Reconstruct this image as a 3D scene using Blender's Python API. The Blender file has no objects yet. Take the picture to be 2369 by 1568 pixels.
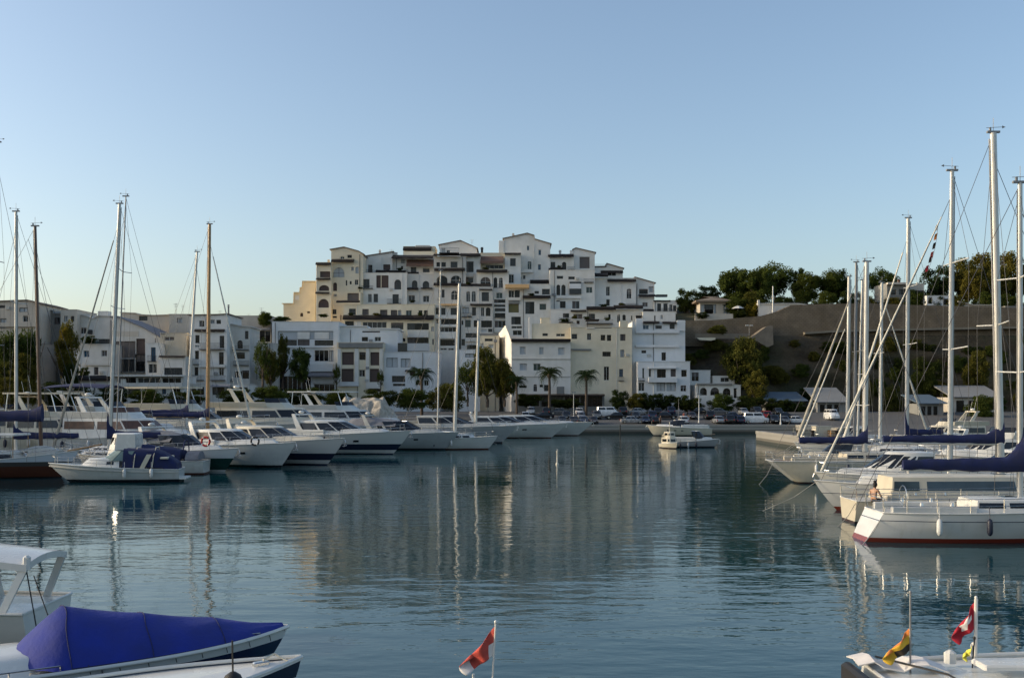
import bpy, bmesh, math, random
from mathutils import Vector, Matrix
R = random.Random(11)
scene = bpy.context.scene
col = scene.collection
rad = math.radians
# ------------------------------------------------------------------ camera, sky, sun, exposure
F, HZ, CX, CAMZ = 2324.0, 930.0, 1184.5, 6.0      # survey constants: focal length and horizon of the photograph (2369 px wide)
cam = bpy.data.cameras.new("camera"); cam_o = bpy.data.objects.new("camera", cam); col.objects.link(cam_o)
cam_o.location = (0, 0, CAMZ); cam_o.rotation_euler = (rad(90), 0, 0)
cam.sensor_width = 36; cam.lens = 36*F/2369; cam.shift_y = (HZ-784)/2369
cam.clip_start = .5; cam.clip_end = 6000
scene.camera = cam_o
SUN_EL, SUN_AZ = 16.5, -89.0                        # azimuth measured from +Y, negative = to the left
sdir = Vector((math.sin(rad(SUN_AZ))*math.cos(rad(SUN_EL)), math.cos(rad(SUN_AZ))*math.cos(rad(SUN_EL)), math.sin(rad(SUN_EL))))
world = bpy.data.worlds.new("World"); scene.world = world; world.use_nodes = True
wn = world.node_tree; wn.nodes.clear()
sky = wn.nodes.new("ShaderNodeTexSky"); sky.sky_type = 'NISHITA'; sky.sun_disc = False
sky.sun_elevation = rad(SUN_EL); sky.sun_rotation = rad(SUN_AZ)
sky.air_density = 1.0; sky.dust_density = 2.5; sky.ozone_density = 1.4; sky.altitude = 0
bg = wn.nodes.new("ShaderNodeBackground"); bg.inputs[1].default_value = .15
wo = wn.nodes.new("ShaderNodeOutputWorld")
wn.links.new(sky.outputs[0], bg.inputs[0]); wn.links.new(bg.outputs[0], wo.inputs[0])
sl = bpy.data.lights.new("sun", 'SUN'); sl.energy = 2.0; sl.angle = rad(.5); sl.color = (1, .84, .60)
so = bpy.data.objects.new("sun", sl); col.objects.link(so)
so.rotation_euler = (-sdir).to_track_quat('-Z', 'Y').to_euler(); so.location = (-60, 20, 60)
scene.view_settings.view_transform = 'Standard'; scene.view_settings.look = 'None'
scene.view_settings.exposure = 0.62; scene.view_settings.gamma = 1
scene.cycles.max_bounces = 6; scene.cycles.caustics_reflective = False; scene.cycles.caustics_refractive = False

# ------------------------------------------------------------------ helpers
def at(px, py, Y): return Vector(((px-CX)*Y/F, Y, CAMZ+(HZ-py)*Y/F))
def X(px, Y): return (px-CX)*Y/F
def Z(py, Y): return CAMZ+(HZ-py)*Y/F
# survey sheets: enlargements of the photograph, origin and scale
FR = {'D': (0, 0, 1), 'C': (616.9, 524.4, .21637), 'Z6': (1048.8, 524.4, .21637), 'Z7': (1048.8, 709.5, .23438), 'Z4': (616.9, 709.5, .18229),
      'Z1': (0, 431.9, .31476), 'Z2': (0, 863.7, .31476), 'Z3': (0, 1203, .3125), 'Z8': (1480.6, 555.2, .29511), 'Z9': (1813.8, 555.2, .29503),
      'Z10': (1752.1, 894.5, .26042), 'Z11': (1937.2, 1264.7, .19357), 'Z13': (1418.9, 894.5, .20834)}
def fx(fr, x): return FR[fr][0]+x*FR[fr][2]
def fy(fr, y): return FR[fr][1]+y*FR[fr][2]

class MB:
    def __init__(s): s.v = []; s.f = []; s.m = []; s.mi = 0
    def add(s, vs, fs):
        o = len(s.v); s.v += [tuple(v) for v in vs]
        for f in fs: s.f.append(tuple(i+o for i in f)); s.m.append(s.mi)
        return s
    def box(s, x0, x1, y0, y1, z0, z1):
        return s.add([(x0,y0,z0),(x1,y0,z0),(x1,y1,z0),(x0,y1,z0),(x0,y0,z1),(x1,y0,z1),(x1,y1,z1),(x0,y1,z1)],
              [(0,3,2,1),(4,5,6,7),(0,1,5,4),(1,2,6,5),(2,3,7,6),(3,0,4,7)])
    def bbox(s, x0, x1, y0, y1, z0, z1, b=.03):      # box with chamfered vertical edges and top
        o = [(x0+b,y0),(x1-b,y0),(x1,y0+b),(x1,y1-b),(x1-b,y1),(x0+b,y1),(x0,y1-b),(x0,y0+b)]
        i = [(x0+b*1.7,y0+b),(x1-b*1.7,y0+b),(x1-b,y0+b*1.7),(x1-b,y1-b*1.7),(x1-b*1.7,y1-b),(x0+b*1.7,y1-b),(x0+b,y1-b*1.7),(x0+b,y0+b*1.7)]
        return s.loft([[(p[0],p[1],z0) for p in o],[(p[0],p[1],z1-b) for p in o],[(p[0],p[1],z1) for p in i]])
    def loft(s, rings, closed=True, cap0=True, cap1=True):
        n = len(rings[0]); vs = [p for r in rings for p in r]; fs = []
        for a in range(len(rings)-1):
            for j in range(n if closed else n-1):
                k = (j+1) % n
                fs.append((a*n+j, a*n+k, (a+1)*n+k, (a+1)*n+j))
        if cap0: fs.append(tuple(range(n-1, -1, -1)))
        if cap1: fs.append(tuple((len(rings)-1)*n+j for j in range(n)))
        return s.add(vs, fs)
    def tube(s, pts, r, n=6, r2=None, flat=1.0):
        pts = [Vector(p) for p in pts]; r2 = r if r2 is None else r2; rings = []
        for i, p in enumerate(pts):
            d = (pts[min(i+1, len(pts)-1)]-pts[max(i-1, 0)])
            if d.length < 1e-9: d = Vector((0,0,1))
            d.normalize()
            u = d.cross(Vector((0,1,0))) if abs(d.y) < .9 else d.cross(Vector((1,0,0)))
            u.normalize(); w = d.cross(u); rr = r+(r2-r)*i/max(1, len(pts)-1)
            rings.append([tuple(p+u*math.cos(2*math.pi*k/n)*rr+w*math.sin(2*math.pi*k/n)*rr*flat) for k in range(n)])
        return s.loft(rings)
    def ell(s, c, rx, ry, rz, nu=10, nv=6):
        vs = [(c[0],c[1],c[2]-rz)]; fs = []
        for i in range(1, nv):
            a = -math.pi/2+math.pi*i/nv
            for j in range(nu):
                b = 2*math.pi*j/nu
                vs.append((c[0]+rx*math.cos(a)*math.cos(b), c[1]+ry*math.cos(a)*math.sin(b), c[2]+rz*math.sin(a)))
        vs.append((c[0],c[1],c[2]+rz))
        for j in range(nu):
            fs.append((0, 1+(j+1)%nu, 1+j)); t = 1+(nv-2)*nu
            fs.append((t+j, t+(j+1)%nu, len(vs)-1))
            for i in range(nv-2):
                a = 1+i*nu
                fs.append((a+j, a+(j+1)%nu, a+nu+(j+1)%nu, a+nu+j))
        return s.add(vs, fs)
    def torus(s, c, r, t, axis='y', n=20, m=6):
        rings = []
        for i in range(n+1):
            a = 2*math.pi*i/n; ring = []
            for k in range(m):
                b = 2*math.pi*k/m; q = r+t*math.cos(b)
                p = (q*math.cos(a), t*math.sin(b), q*math.sin(a)) if axis == 'y' else (q*math.cos(a), q*math.sin(a), t*math.sin(b)) if axis == 'z' else (t*math.sin(b), q*math.cos(a), q*math.sin(a))
                ring.append((c[0]+p[0], c[1]+p[1], c[2]+p[2]))
            rings.append(ring)
        return s.loft(rings, cap0=False, cap1=False)

OFF = {}
SPLIT = {'cabin_window','cockpit_coaming','hardtop_post','roof_support','bimini_frame','seat','porthole','winch','car_window','awning_post','hatch','canopy_hoop','rope','eye','door','cabin_window_pane','ear'}
def loose(mb):
    p = list(range(len(mb.v)))
    def find(a):
        while p[a] != a: p[a] = p[p[a]]; a = p[a]
        return a
    for f in mb.f:
        r0 = find(f[0])
        for i in f[1:]: p[find(i)] = r0
    g = {}
    for k, f in enumerate(mb.f): g.setdefault(find(f[0]), []).append(k)
    out = []
    for ks in g.values():
        ids = sorted({i for k in ks for i in mb.f[k]}); mp = {a: b for b, a in enumerate(ids)}; q = MB(); q.v = [mb.v[i] for i in ids]; q.f = [tuple(mp[i] for i in mb.f[k]) for k in ks]; q.m = [mb.m[k] for k in ks]; out.append(q)
    return out
def tag(o, label=None, cat=None, group=None, kind=None):
    if label: o['label'] = label
    if cat: o['category'] = cat
    if group: o['group'] = group
    if kind: o['kind'] = kind
    return o
def thing(name, label, cat, loc=(0,0,0), rz=0, group=None, world=False):
    o = bpy.data.objects.new(name, None); col.objects.link(o); o.empty_display_size = .3
    o.location = loc; o.rotation_euler = (0, 0, rz); tag(o, label, cat, group)
    OFF[o] = Vector(loc) if world else Vector((0,0,0))
    return o
def part(name, mb, mats, parent=None, smooth=None, recalc=True):
    if name in SPLIT:
        ps = loose(mb)
        if len(ps) > 1:
            return [part_one(name, q, mats, parent, smooth, recalc) for q in ps][0]
    return part_one(name, mb, mats, parent, smooth, recalc)
def part_one(name, mb, mats, parent=None, smooth=None, recalc=True):
    me = bpy.data.meshes.new(name); off = OFF.get(parent, Vector((0,0,0)))
    vs = [(v[0]-off.x, v[1]-off.y, v[2]-off.z) for v in mb.v] if off.length_squared else mb.v
    me.from_pydata(vs, [], mb.f)
    if not isinstance(mats, (list, tuple)): mats = [mats]
    for m in mats: me.materials.append(m)
    if len(mats) > 1: me.polygons.foreach_set('material_index', mb.m)
    if recalc:
        b = bmesh.new(); b.from_mesh(me); bmesh.ops.remove_doubles(b, verts=b.verts, dist=1e-4)
        bmesh.ops.recalc_face_normals(b, faces=b.faces); b.to_mesh(me); b.free()
    if smooth:
        me.polygons.foreach_set('use_smooth', [True]*len(me.polygons)); me.set_sharp_from_angle(angle=rad(smooth))
    me.update()
    o = bpy.data.objects.new(name, me); col.objects.link(o)
    if parent is not None: o.parent = parent; OFF[o] = off
    return o
def copy_tree(o, parent=None):
    c = o.copy(); col.objects.link(c)
    if parent is not None: c.parent = parent
    for ch in list(o.children): copy_tree(ch, c)
    return c

# ------------------------------------------------------------------ materials
MATS = {}
def nodes_of(name):
    m = bpy.data.materials.new(name); m.use_nodes = True; nt = m.node_tree; nt.nodes.clear()
    out = nt.nodes.new("ShaderNodeOutputMaterial"); p = nt.nodes.new("ShaderNodeBsdfPrincipled")
    nt.links.new(p.outputs[0], out.inputs[0]); return m, nt, p, out
def mixc(nt, fac, a, b, mode='MIX'):
    n = nt.nodes.new("ShaderNodeMix"); n.data_type = 'RGBA'; n.blend_type = mode
    for i, v in ((0, fac), (6, a), (7, b)):
        if hasattr(v, 'node'): nt.links.new(v, n.inputs[i])
        else: n.inputs[i].default_value = v if i == 0 else (*v[:3], 1)
    return n.outputs[2]
def noise(nt, scale, detail=4, sc=(1,1,1), coord='Object', rough=.55):
    tc = nt.nodes.new("ShaderNodeTexCoord"); mp = nt.nodes.new("ShaderNodeMapping"); mp.inputs[3].default_value = sc
    n = nt.nodes.new("ShaderNodeTexNoise"); n.inputs['Scale'].default_value = scale; n.inputs['Detail'].default_value = detail; n.inputs['Roughness'].default_value = rough
    nt.links.new(tc.outputs[coord], mp.inputs[0]); nt.links.new(mp.outputs[0], n.inputs['Vector']); return n.outputs[0]
def ramp(nt, src, lo, hi, a=0, b=1):
    n = nt.nodes.new("ShaderNodeMapRange"); nt.links.new(src, n.inputs[0])
    for i, v in enumerate((lo, hi, a, b)): n.inputs[i+1].default_value = v
    return n.outputs[0]
def bump(nt, p, src, dist=.02, strength=.5):
    b = nt.nodes.new("ShaderNodeBump"); b.inputs['Strength'].default_value = strength; b.inputs['Distance'].default_value = dist
    nt.links.new(src, b.inputs['Height']); nt.links.new(b.outputs[0], p.inputs['Normal'])
def mat(name, c, rough=.6, metal=0., var=.12, scale=2., bumpd=0, coat=0, rnd=0, streak=0, spec=.5):
    if name in MATS: return MATS[name]
    m, nt, p, out = nodes_of(name)
    p.inputs['Roughness'].default_value = rough; p.inputs['Metallic'].default_value = metal; p.inputs['Specular IOR Level'].default_value = spec
    p.inputs['Coat Weight'].default_value = coat; p.inputs['Coat Roughness'].default_value = .1
    n1 = noise(nt, scale, 5)
    c0 = tuple(x*(1-var) for x in c); c1 = tuple(min(1, x*(1+var)) for x in c)
    cc = mixc(nt, ramp(nt, n1, .3, .7), c0, c1)
    if streak:
        n2 = noise(nt, .8, 6, (1.1, 1.1, .14)); cc = mixc(nt, ramp(nt, n2, .56, .82, 0, streak*.45), cc, tuple(x*.55 for x in c))
        n3 = noise(nt, .22, 3); cc = mixc(nt, ramp(nt, n3, .45, .7, 0, min(1, streak*.9)), cc, (c[0]*.8, c[1]*.78, c[2]*.7))
    if rnd:
        oi = nt.nodes.new("ShaderNodeObjectInfo"); cc = mixc(nt, ramp(nt, oi.outputs['Random'], 0, 1, 0, rnd), cc, tuple(x*.45 for x in c))
    nt.links.new(cc, p.inputs['Base Color'])
    r1 = ramp(nt, n1, .3, .7, max(.02, rough-.08), min(1, rough+.08)); nt.links.new(r1, p.inputs['Roughness'])
    if bumpd: bump(nt, p, noise(nt, scale*8, 4), bumpd, .6)
    MATS[name] = m; return m
def hull_mat(name, main, bottom, zb=.12, stripe=None, rough=.22, top=None):
    m, nt, p, out = nodes_of(name)
    tc = nt.nodes.new("ShaderNodeTexCoord"); sx = nt.nodes.new("ShaderNodeSeparateXYZ"); nt.links.new(tc.outputs['Object'], sx.inputs[0])
    n1 = noise(nt, 1.2, 5, (.5, .5, 2)); cc = mixc(nt, ramp(nt, n1, .35, .75, 0, 1), main, tuple(x*.86 for x in main))
    n4 = noise(nt, 3, 5, (1.2, 1.2, .15)); cc = mixc(nt, ramp(nt, n4, .55, .8, 0, .35), cc, (main[0]*.6, main[1]*.56, main[2]*.45))
    def step(z): 
        k = nt.nodes.new("ShaderNodeMath"); k.operation = 'GREATER_THAN'; nt.links.new(sx.outputs[2], k.inputs[0]); k.inputs[1].default_value = z; return k.outputs[0]
    if stripe:
        cc = mixc(nt, step(stripe[0]), cc, stripe[2]); cc = mixc(nt, step(stripe[1]), cc, top or main)
    cc = mixc(nt, step(zb), tuple(bottom), cc)
    nt.links.new(cc, p.inputs['Base Color']); p.inputs['Roughness'].default_value = rough; p.inputs['Coat Weight'].default_value = .3
    MATS[name] = m; return m
def leaf_mat(name, dark, light, rnd=.5):
    m, nt, p, out = nodes_of(name); nt.nodes.remove(p)
    n1 = noise(nt, 5.0, 3); oi = nt.nodes.new("ShaderNodeObjectInfo")
    cc = mixc(nt, ramp(nt, n1, .35, .68), dark, light)
    cc = mixc(nt, ramp(nt, oi.outputs['Random'], 0, 1, 0, rnd), cc, (light[0]*1.1, light[1]*.85, light[2]*.6))
    d = nt.nodes.new("ShaderNodeBsdfDiffuse"); t = nt.nodes.new("ShaderNodeBsdfTranslucent"); mx = nt.nodes.new("ShaderNodeMixShader"); mx.inputs[0].default_value = .3
    nt.links.new(cc, d.inputs[0]); nt.links.new(cc, t.inputs[0]); nt.links.new(d.outputs[0], mx.inputs[1]); nt.links.new(t.outputs[0], mx.inputs[2]); nt.links.new(mx.outputs[0], out.inputs[0])
    MATS[name] = m; return m
W_white = mat('plaster white', (.70,.675,.625), .9, var=.07, scale=.6, streak=.55, bumpd=.01)
W_grey = mat('plaster grey', (.57,.55,.51), .9, var=.07, scale=.6, streak=.6, bumpd=.01)
W_warm = mat('plaster warm', (.73,.64,.48), .9, var=.06, scale=.6, streak=.5, bumpd=.01)
W_sunyell = mat('plaster sun-yellow', (.70,.61,.44), .9, var=.06, scale=.6, streak=.45, bumpd=.01)  # yellow of the low sun put into the annex plaster colour
W_blue = mat('plaster cool', (.67,.68,.68), .9, var=.05, scale=.6, streak=.45, bumpd=.01)
W_tan = mat('plaster tan', (.50,.455,.39), .9, var=.08, scale=.6, streak=.5, bumpd=.01)
W_dark = mat('render dark grey', (.22,.22,.21), .9, var=.1, scale=.8, streak=.4, bumpd=.01)
W_m = mat('plaster dull', (.57,.55,.51), .9, var=.08, scale=.6, streak=.6, bumpd=.01)
W_n = mat('plaster soft white', (.66,.65,.62), .9, var=.07, scale=.6, streak=.6, bumpd=.01)
W_q = mat('plaster beige', (.50,.44,.35), .9, var=.08, scale=.6, streak=.6, bumpd=.01)
WALL = dict(m=W_m, n=W_n, q=W_q, w=W_white, g=W_grey, c=W_warm, y=W_sunyell, b=W_blue, t=W_tan, k=W_dark)
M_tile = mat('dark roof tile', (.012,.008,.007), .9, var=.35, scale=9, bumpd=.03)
M_roofline = mat('roof edge', (.16,.12,.10), .8, var=.2, scale=3)
M_rattan = mat('brown awning cloth', (.16,.095,.07), .9, var=.15, scale=6)
M_tanawn = mat('tan awning cloth', (.36,.23,.10), .9, var=.1, scale=4)
M_frame = mat('window frame white', (.62,.62,.60), .5, var=.05)
M_framed = mat('window frame dark', (.05,.04,.035), .5, var=.1)
M_rail = mat('dark railing', (.03,.03,.033), .5, metal=.3)
P_dark = mat('pane dark', (.008,.009,.011), .12, var=.4, scale=1.1, rnd=.3, spec=.3)
P_cool = mat('pane curtain', (.032,.036,.040), .22, var=.45, scale=2.2, rnd=.7)
P_brown = mat('pane shutter brown', (.085,.055,.045), .7, var=.2, scale=7)
P_pale = mat('pane blind pale', (.50,.52,.53), .7, var=.08, scale=5, rnd=.2)
P_tan = mat('pane blind taupe', (.12,.10,.09), .7, var=.12, scale=5)
P_green = mat('pane green', (.035,.06,.06), .15, var=.3)
P_olive = mat('pane blind olive', (.13,.12,.045), .7, var=.15, scale=5)
P_blue = mat('pane blue', (.05,.10,.16), .15, var=.3)
PANE = dict(d=P_dark, c=P_cool, b=P_brown, p=P_pale, t=P_tan, g=P_green, o=P_olive, u=P_blue)
M_gel = mat('white gelcoat', (.62,.61,.57), .28, var=.07, scale=.9, coat=.3, streak=.3)
M_gelc = mat('cream gelcoat', (.60,.54,.42), .35, var=.08, scale=.9, coat=.2, streak=.35)
M_deck = mat('deck grey white', (.45,.44,.40), .6, var=.1, scale=2.5, streak=.2)
M_teak = mat('teak', (.24,.15,.085), .65, var=.3, scale=5)
M_wood = mat('varnished wood', (.34,.19,.07), .4, var=.25, scale=3, coat=.3)
M_darkwood = mat('dark wood', (.075,.032,.018), .4, var=.3, scale=3, coat=.3)
M_tint = mat('tinted boat glass', (.012,.014,.018), .06, var=.3, scale=.7)
M_tintb = mat('blue boat glass', (.05,.075,.09), .08, var=.3, scale=.7)
M_clear = mat('clear screen', (.14,.20,.19), .08, var=.2)
M_blue = mat('navy canvas', (.007,.013,.062), .85, var=.3, scale=2.5, bumpd=.02)
M_blue2 = mat('royal blue canvas', (.005,.019,.20), .8, var=.22, scale=1.3, bumpd=.02, streak=.15)
M_greycan = mat('grey canvas', (.17,.17,.185), .9, var=.2, scale=3, bumpd=.02)
M_black = mat('black rubber', (.012,.012,.013), .6)
M_alu = mat('mast aluminium', (.56,.55,.51), .42, metal=.25, var=.12, scale=1.5)
M_alud = mat('mast grey', (.24,.24,.24), .5, metal=.3, var=.15)
M_furl = mat('furled sail', (.60,.57,.49), .85, var=.12, scale=3, bumpd=.02)
M_furld = mat('furled sail weathered', (.36,.33,.27), .85, var=.2, scale=3, bumpd=.02)
M_wire = mat('rigging wire', (.05,.05,.055), .5, metal=.4)
M_steel = mat('stainless', (.55,.55,.54), .25, metal=.9, var=.1)
M_fend = mat('fender white', (.62,.62,.60), .5)
M_fendb = mat('fender navy', (.012,.016,.035), .5)
M_red = mat('red cloth', (.42,.018,.02), .85, var=.2, scale=5)
M_orange = mat('orange', (.62,.15,.03), .6, var=.15)
M_conc = mat('quay concrete', (.33,.32,.30), .9, var=.2, scale=1.2, streak=.3, bumpd=.03)
M_stone = mat('quay stone', (.36,.32,.26), .9, var=.35, scale=1.6, bumpd=.06)
M_bark = mat('bark', (.075,.055,.04), .95, var=.35, scale=6, bumpd=.05)
L_olive = leaf_mat('leaf olive', (.038,.048,.012), (.125,.125,.030))
L_green = leaf_mat('leaf green', (.028,.048,.014), (.095,.125,.030))
L_dark = leaf_mat('leaf dark', (.014,.027,.010), (.050,.070,.020))
L_yell = leaf_mat('leaf yellow', (.09,.085,.014), (.20,.17,.03))
L_palm = leaf_mat('leaf palm', (.020,.038,.018), (.05,.075,.03))
# ------------------------------------------------------------------ water and land (structure)
def ground_z(y): return 1.6 if y < 195 else 1.6+2.2*min(1, (y-195)/27)
def build_water():
    m, nt, p, out = nodes_of('harbour water')
    p.inputs['Base Color'].default_value = (.006, .032, .040, 1); p.inputs['Roughness'].default_value = .03; p.inputs['IOR'].default_value = 1.33
    big = noise(nt, .045, 3, (.6, 1.4, 1)); cc = mixc(nt, ramp(nt, big, .35, .7), (.005,.038,.045), (.008,.054,.066)); nt.links.new(cc, p.inputs['Base Color'])
    calm = ramp(nt, noise(nt, .035, 3, (.7, 1.6, 1)), .36, .62, .30, 1.0)
    a = noise(nt, 1.25, 3, (.6, 1.2, 1), rough=.5); b = noise(nt, .33, 2, (.6, 1.4, 1)); c = noise(nt, 4.2, 2, (.6, 1.2, 1))
    def mul(x, y): 
        k = nt.nodes.new("ShaderNodeMath"); k.operation = 'MULTIPLY'
        for i, v in enumerate((x, y)):
            if hasattr(v, 'node'): nt.links.new(v, k.inputs[i])
            else: k.inputs[i].default_value = v
        return k.outputs[0]
    def addn(x, y):
        k = nt.nodes.new("ShaderNodeMath"); k.operation = 'ADD'; nt.links.new(x, k.inputs[0]); nt.links.new(y, k.inputs[1]); return k.outputs[0]
    h = addn(addn(mul(a, .042), mul(b, .085)), mul(c, .008)); h = mul(h, calm)
    bump(nt, p, h, 1.0, .55)
    mb = MB(); mb.add([(-500,-60,0),(500,-60,0),(500,260,0),(-500,260,0)], [(0,1,2,3)])
    tag(part('water', mb, m), kind='structure')
build_water()
edge = [(-420,165),(-25,165),(-25,191),(54,191),(54,150),(36.5,150),(36.5,124),(420,124)]
def build_land():
    mb = MB()
    def sheet(x0, x1, ys):
        xs = [x0+(x1-x0)*i/6 for i in range(7)]
        vs = [(x, y, ground_z(y)) for y in ys for x in xs]
        mb.add(vs, [(j*7+i, j*7+i+1, (j+1)*7+i+1, (j+1)*7+i) for j in range(len(ys)-1) for i in range(6)])
    sheet(-420, -25, [165, 191, 195, 200, 210, 222, 300, 900]); sheet(-25, 54, [191, 195, 200, 210, 222, 300, 900]); sheet(54, 420, [150, 191, 195, 200, 210, 222, 300, 900]); sheet(36.5, 420, [124, 150])
    m = mat('asphalt paving', (.085,.083,.08), .9, var=.25, scale=.8, bumpd=.01)
    tag(part('ground', mb, m), kind='structure')
    q = MB()
    for (a, b) in zip(edge, edge[1:]):
        d = Vector((b[0]-a[0], b[1]-a[1], 0)).normalized(); n = Vector((d.y, -d.x, 0))
        A = Vector((*a,0)); B = Vector((*b,0))
        q.loft([[tuple(P+n*.05+Vector((0,0,-1.5))), tuple(P+n*.05+Vector((0,0,1.3))), tuple(P+n*.14+Vector((0,0,1.32))), tuple(P+n*.14+Vector((0,0,1.72))), tuple(P-n*.75+Vector((0,0,1.72))), tuple(P-n*.75+Vector((0,0,-1.5)))] for P in (A, B)])
    m2 = hull_mat('quay wall stone', (.28,.265,.235), (.03,.035,.028), .38, (.38,.75,(.12,.11,.09)), .85, (.28,.265,.235))
    tag(part('quay', q, m2), kind='structure')
    # floating pontoons the boats lie at
    pm = mat('pontoon planks', (.25,.21,.17), .85, var=.3, scale=3, bumpd=.02)
    for pts, w in (([(-52,62),(-29,120),(-28,164)], 2.4), ([(29,34),(33,70),(38,123)], 2.4)):
        p = MB()
        p.loft([[(x-w/2,y,.1),(x-w/2,y,.55),(x+w/2,y,.55),(x+w/2,y,.1)] for x, y in pts])
        tag(part('pontoon', p, pm), kind='structure')
    # unseen mound added left of the frame to shade the western berths
    h = MB(); n = 24; rings = []
    for i in range(n+1):
        y = 10+190*i/n; s = min(1, 1.6*math.sin(math.pi*min(1, (i+.6)/(n+1.2))))
        rings.append([(-118+3*math.sin(i*1.3), y, -.5), (-128+4*math.sin(i*1.9), y, 20*s+1.5*math.sin(i*2.3)), (-140, y, 31*s+1.6*math.sin(i*1.7)), (-175, y, 36*s+1.6*math.sin(i*1.1)), (-230, y, -.5)])
    h.loft(rings, closed=True)
    tag(part('shade_mound', h, mat('dry scrub', (.10,.09,.05), .95, var=.4, scale=.4, bumpd=.2)), kind='structure')
build_land()

# ------------------------------------------------------------------ houses
def facade(mb, x0, x1, zb, zt, Y, ops, rec=.38):
    xs = sorted({x0, x1, *[o[0] for o in ops], *[o[1] for o in ops]}); zs = sorted({zb, zt, *[o[2] for o in ops], *[o[3] for o in ops]})
    xs = [x for x in xs if x0-1e-6 <= x <= x1+1e-6]; zs = [z for z in zs if zb-1e-6 <= z <= zt+1e-6]
    nx = len(xs); vs = [(x, Y, z) for z in zs for x in xs]; fs = []
    for j in range(len(zs)-1):
        cz = (zs[j]+zs[j+1])/2
        for i in range(nx-1):
            cx = (xs[i]+xs[i+1])/2
            if any(o[0] < cx < o[1] and o[2] < cz < o[3] for o in ops): continue
            fs.append((j*nx+i, j*nx+i+1, (j+1)*nx+i+1, (j+1)*nx+i))
    mb.add(vs, fs)
    for o in ops:
        a, b, c, d = o[:4]; y2 = Y+rec
        mb.add([(a,Y,c),(b,Y,c),(b,Y,d),(a,Y,d),(a,y2,c),(b,y2,c),(b,y2,d),(a,y2,d)], [(0,1,5,4),(1,2,6,5),(2,3,7,6),(3,0,4,7)])
        if 'a' in o[4]:
            w = (b-a)/2; h = min(w, .62*(d-c)); cx = (a+b)/2; n = 10
            arc = [(cx-w*math.cos(math.pi*k/n), d-h+h*math.sin(math.pi*k/n)) for k in range(n+1)]
            vs = [(p[0],Y,p[1]) for p in arc]+[(p[0],Y,d) for p in arc]+[(p[0],y2,p[1]) for p in arc]; m = n+1
            mb.add(vs, [(k,k+1,m+k+1,m+k) for k in range(n)]+[(k,k+1,2*m+k+1,2*m+k) for k in range(n)])
def window(parent, o, Y, rec=.38):
    a, b, c, d, k = o; w = b-a; h = d-c; f = MB(); fw = min(.065, w*.07); y0, y1 = Y+rec-.10, Y+rec-.012
    f.box(a-.03, a+fw, y0, y1, c-.03, d+.03); f.box(b-fw, b+.03, y0, y1, c-.03, d+.03); f.box(a+fw, b-fw, y0, y1, d-fw, d+.03); f.box(a+fw, b-fw, y0, y1, c-.03, c+fw)
    n = 1 if w < .75 else 2 if w < 2.0 else max(2, round(w/1.15))
    if 'x' in k: n = 1
    for i in range(1, n):
        x = a+w*i/n; f.box(x-fw*.55, x+fw*.55, y0+.012, y1, c+fw, d-fw)
    if 'a' in k: zt = d-min(w/2, .62*h); f.box(a+fw, b-fw, y0+.02, y1, zt-fw*.5, zt+fw*.5)
    if 's' in k:
        f.box(a-.08, b+.08, Y-.09, Y+.0-.004, c-.11, c-.004)
    fm = M_framed if ('b' in k or R.random() < .6) else M_frame
    wo = part('window', f, fm, parent, recalc=False)
    key = next((q for q in k if q in PANE), None) or R.choice('ddddccg')
    pn = MB(); pn.add([(a-.03,Y+rec,c-.03),(b+.03,Y+rec,c-.03),(b+.03,Y+rec,d+.03),(a-.03,Y+rec,d+.03)], [(0,1,2,3)])
    if key in 'cd' and w > 1.0 and R.random() < .6:      # half-drawn curtain or blind inside the pane
        if R.random() < .5:
            zc = d-h*R.uniform(.2, .6); pn.mi = 1; pn.add([(a,Y+rec-.004,zc),(b,Y+rec-.004,zc),(b,Y+rec-.004,d),(a,Y+rec-.004,d)], [(0,1,2,3)])
        else:
            xc = a+w*R.uniform(.25, .5); pn.mi = 1; pn.add([(a,Y+rec-.004,c),(xc,Y+rec-.004,c),(xc,Y+rec-.004,d),(a,Y+rec-.004,d)], [(0,1,2,3)])
    part('pane', pn, [PANE[key], P_tan if R.random() < .5 else P_cool], wo, recalc=False)
def railing(mb, x0, x1, y0, y1, z0, z1, step=.28):
    mb.box(x0, x1, y0-.03, y0+.03, z1-.05, z1)
    n = max(2, int((x1-x0)/step))
    for i in range(n+1):
        x = x0+(x1-x0)*i/n; mb.box(x-.018, x+.018, y0-.018, y0+.018, z0, z1-.05)
    for x in (x0, x1): mb.box(x-.03, x+.03, y0+.03, y1, z1-.05, z1)
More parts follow.
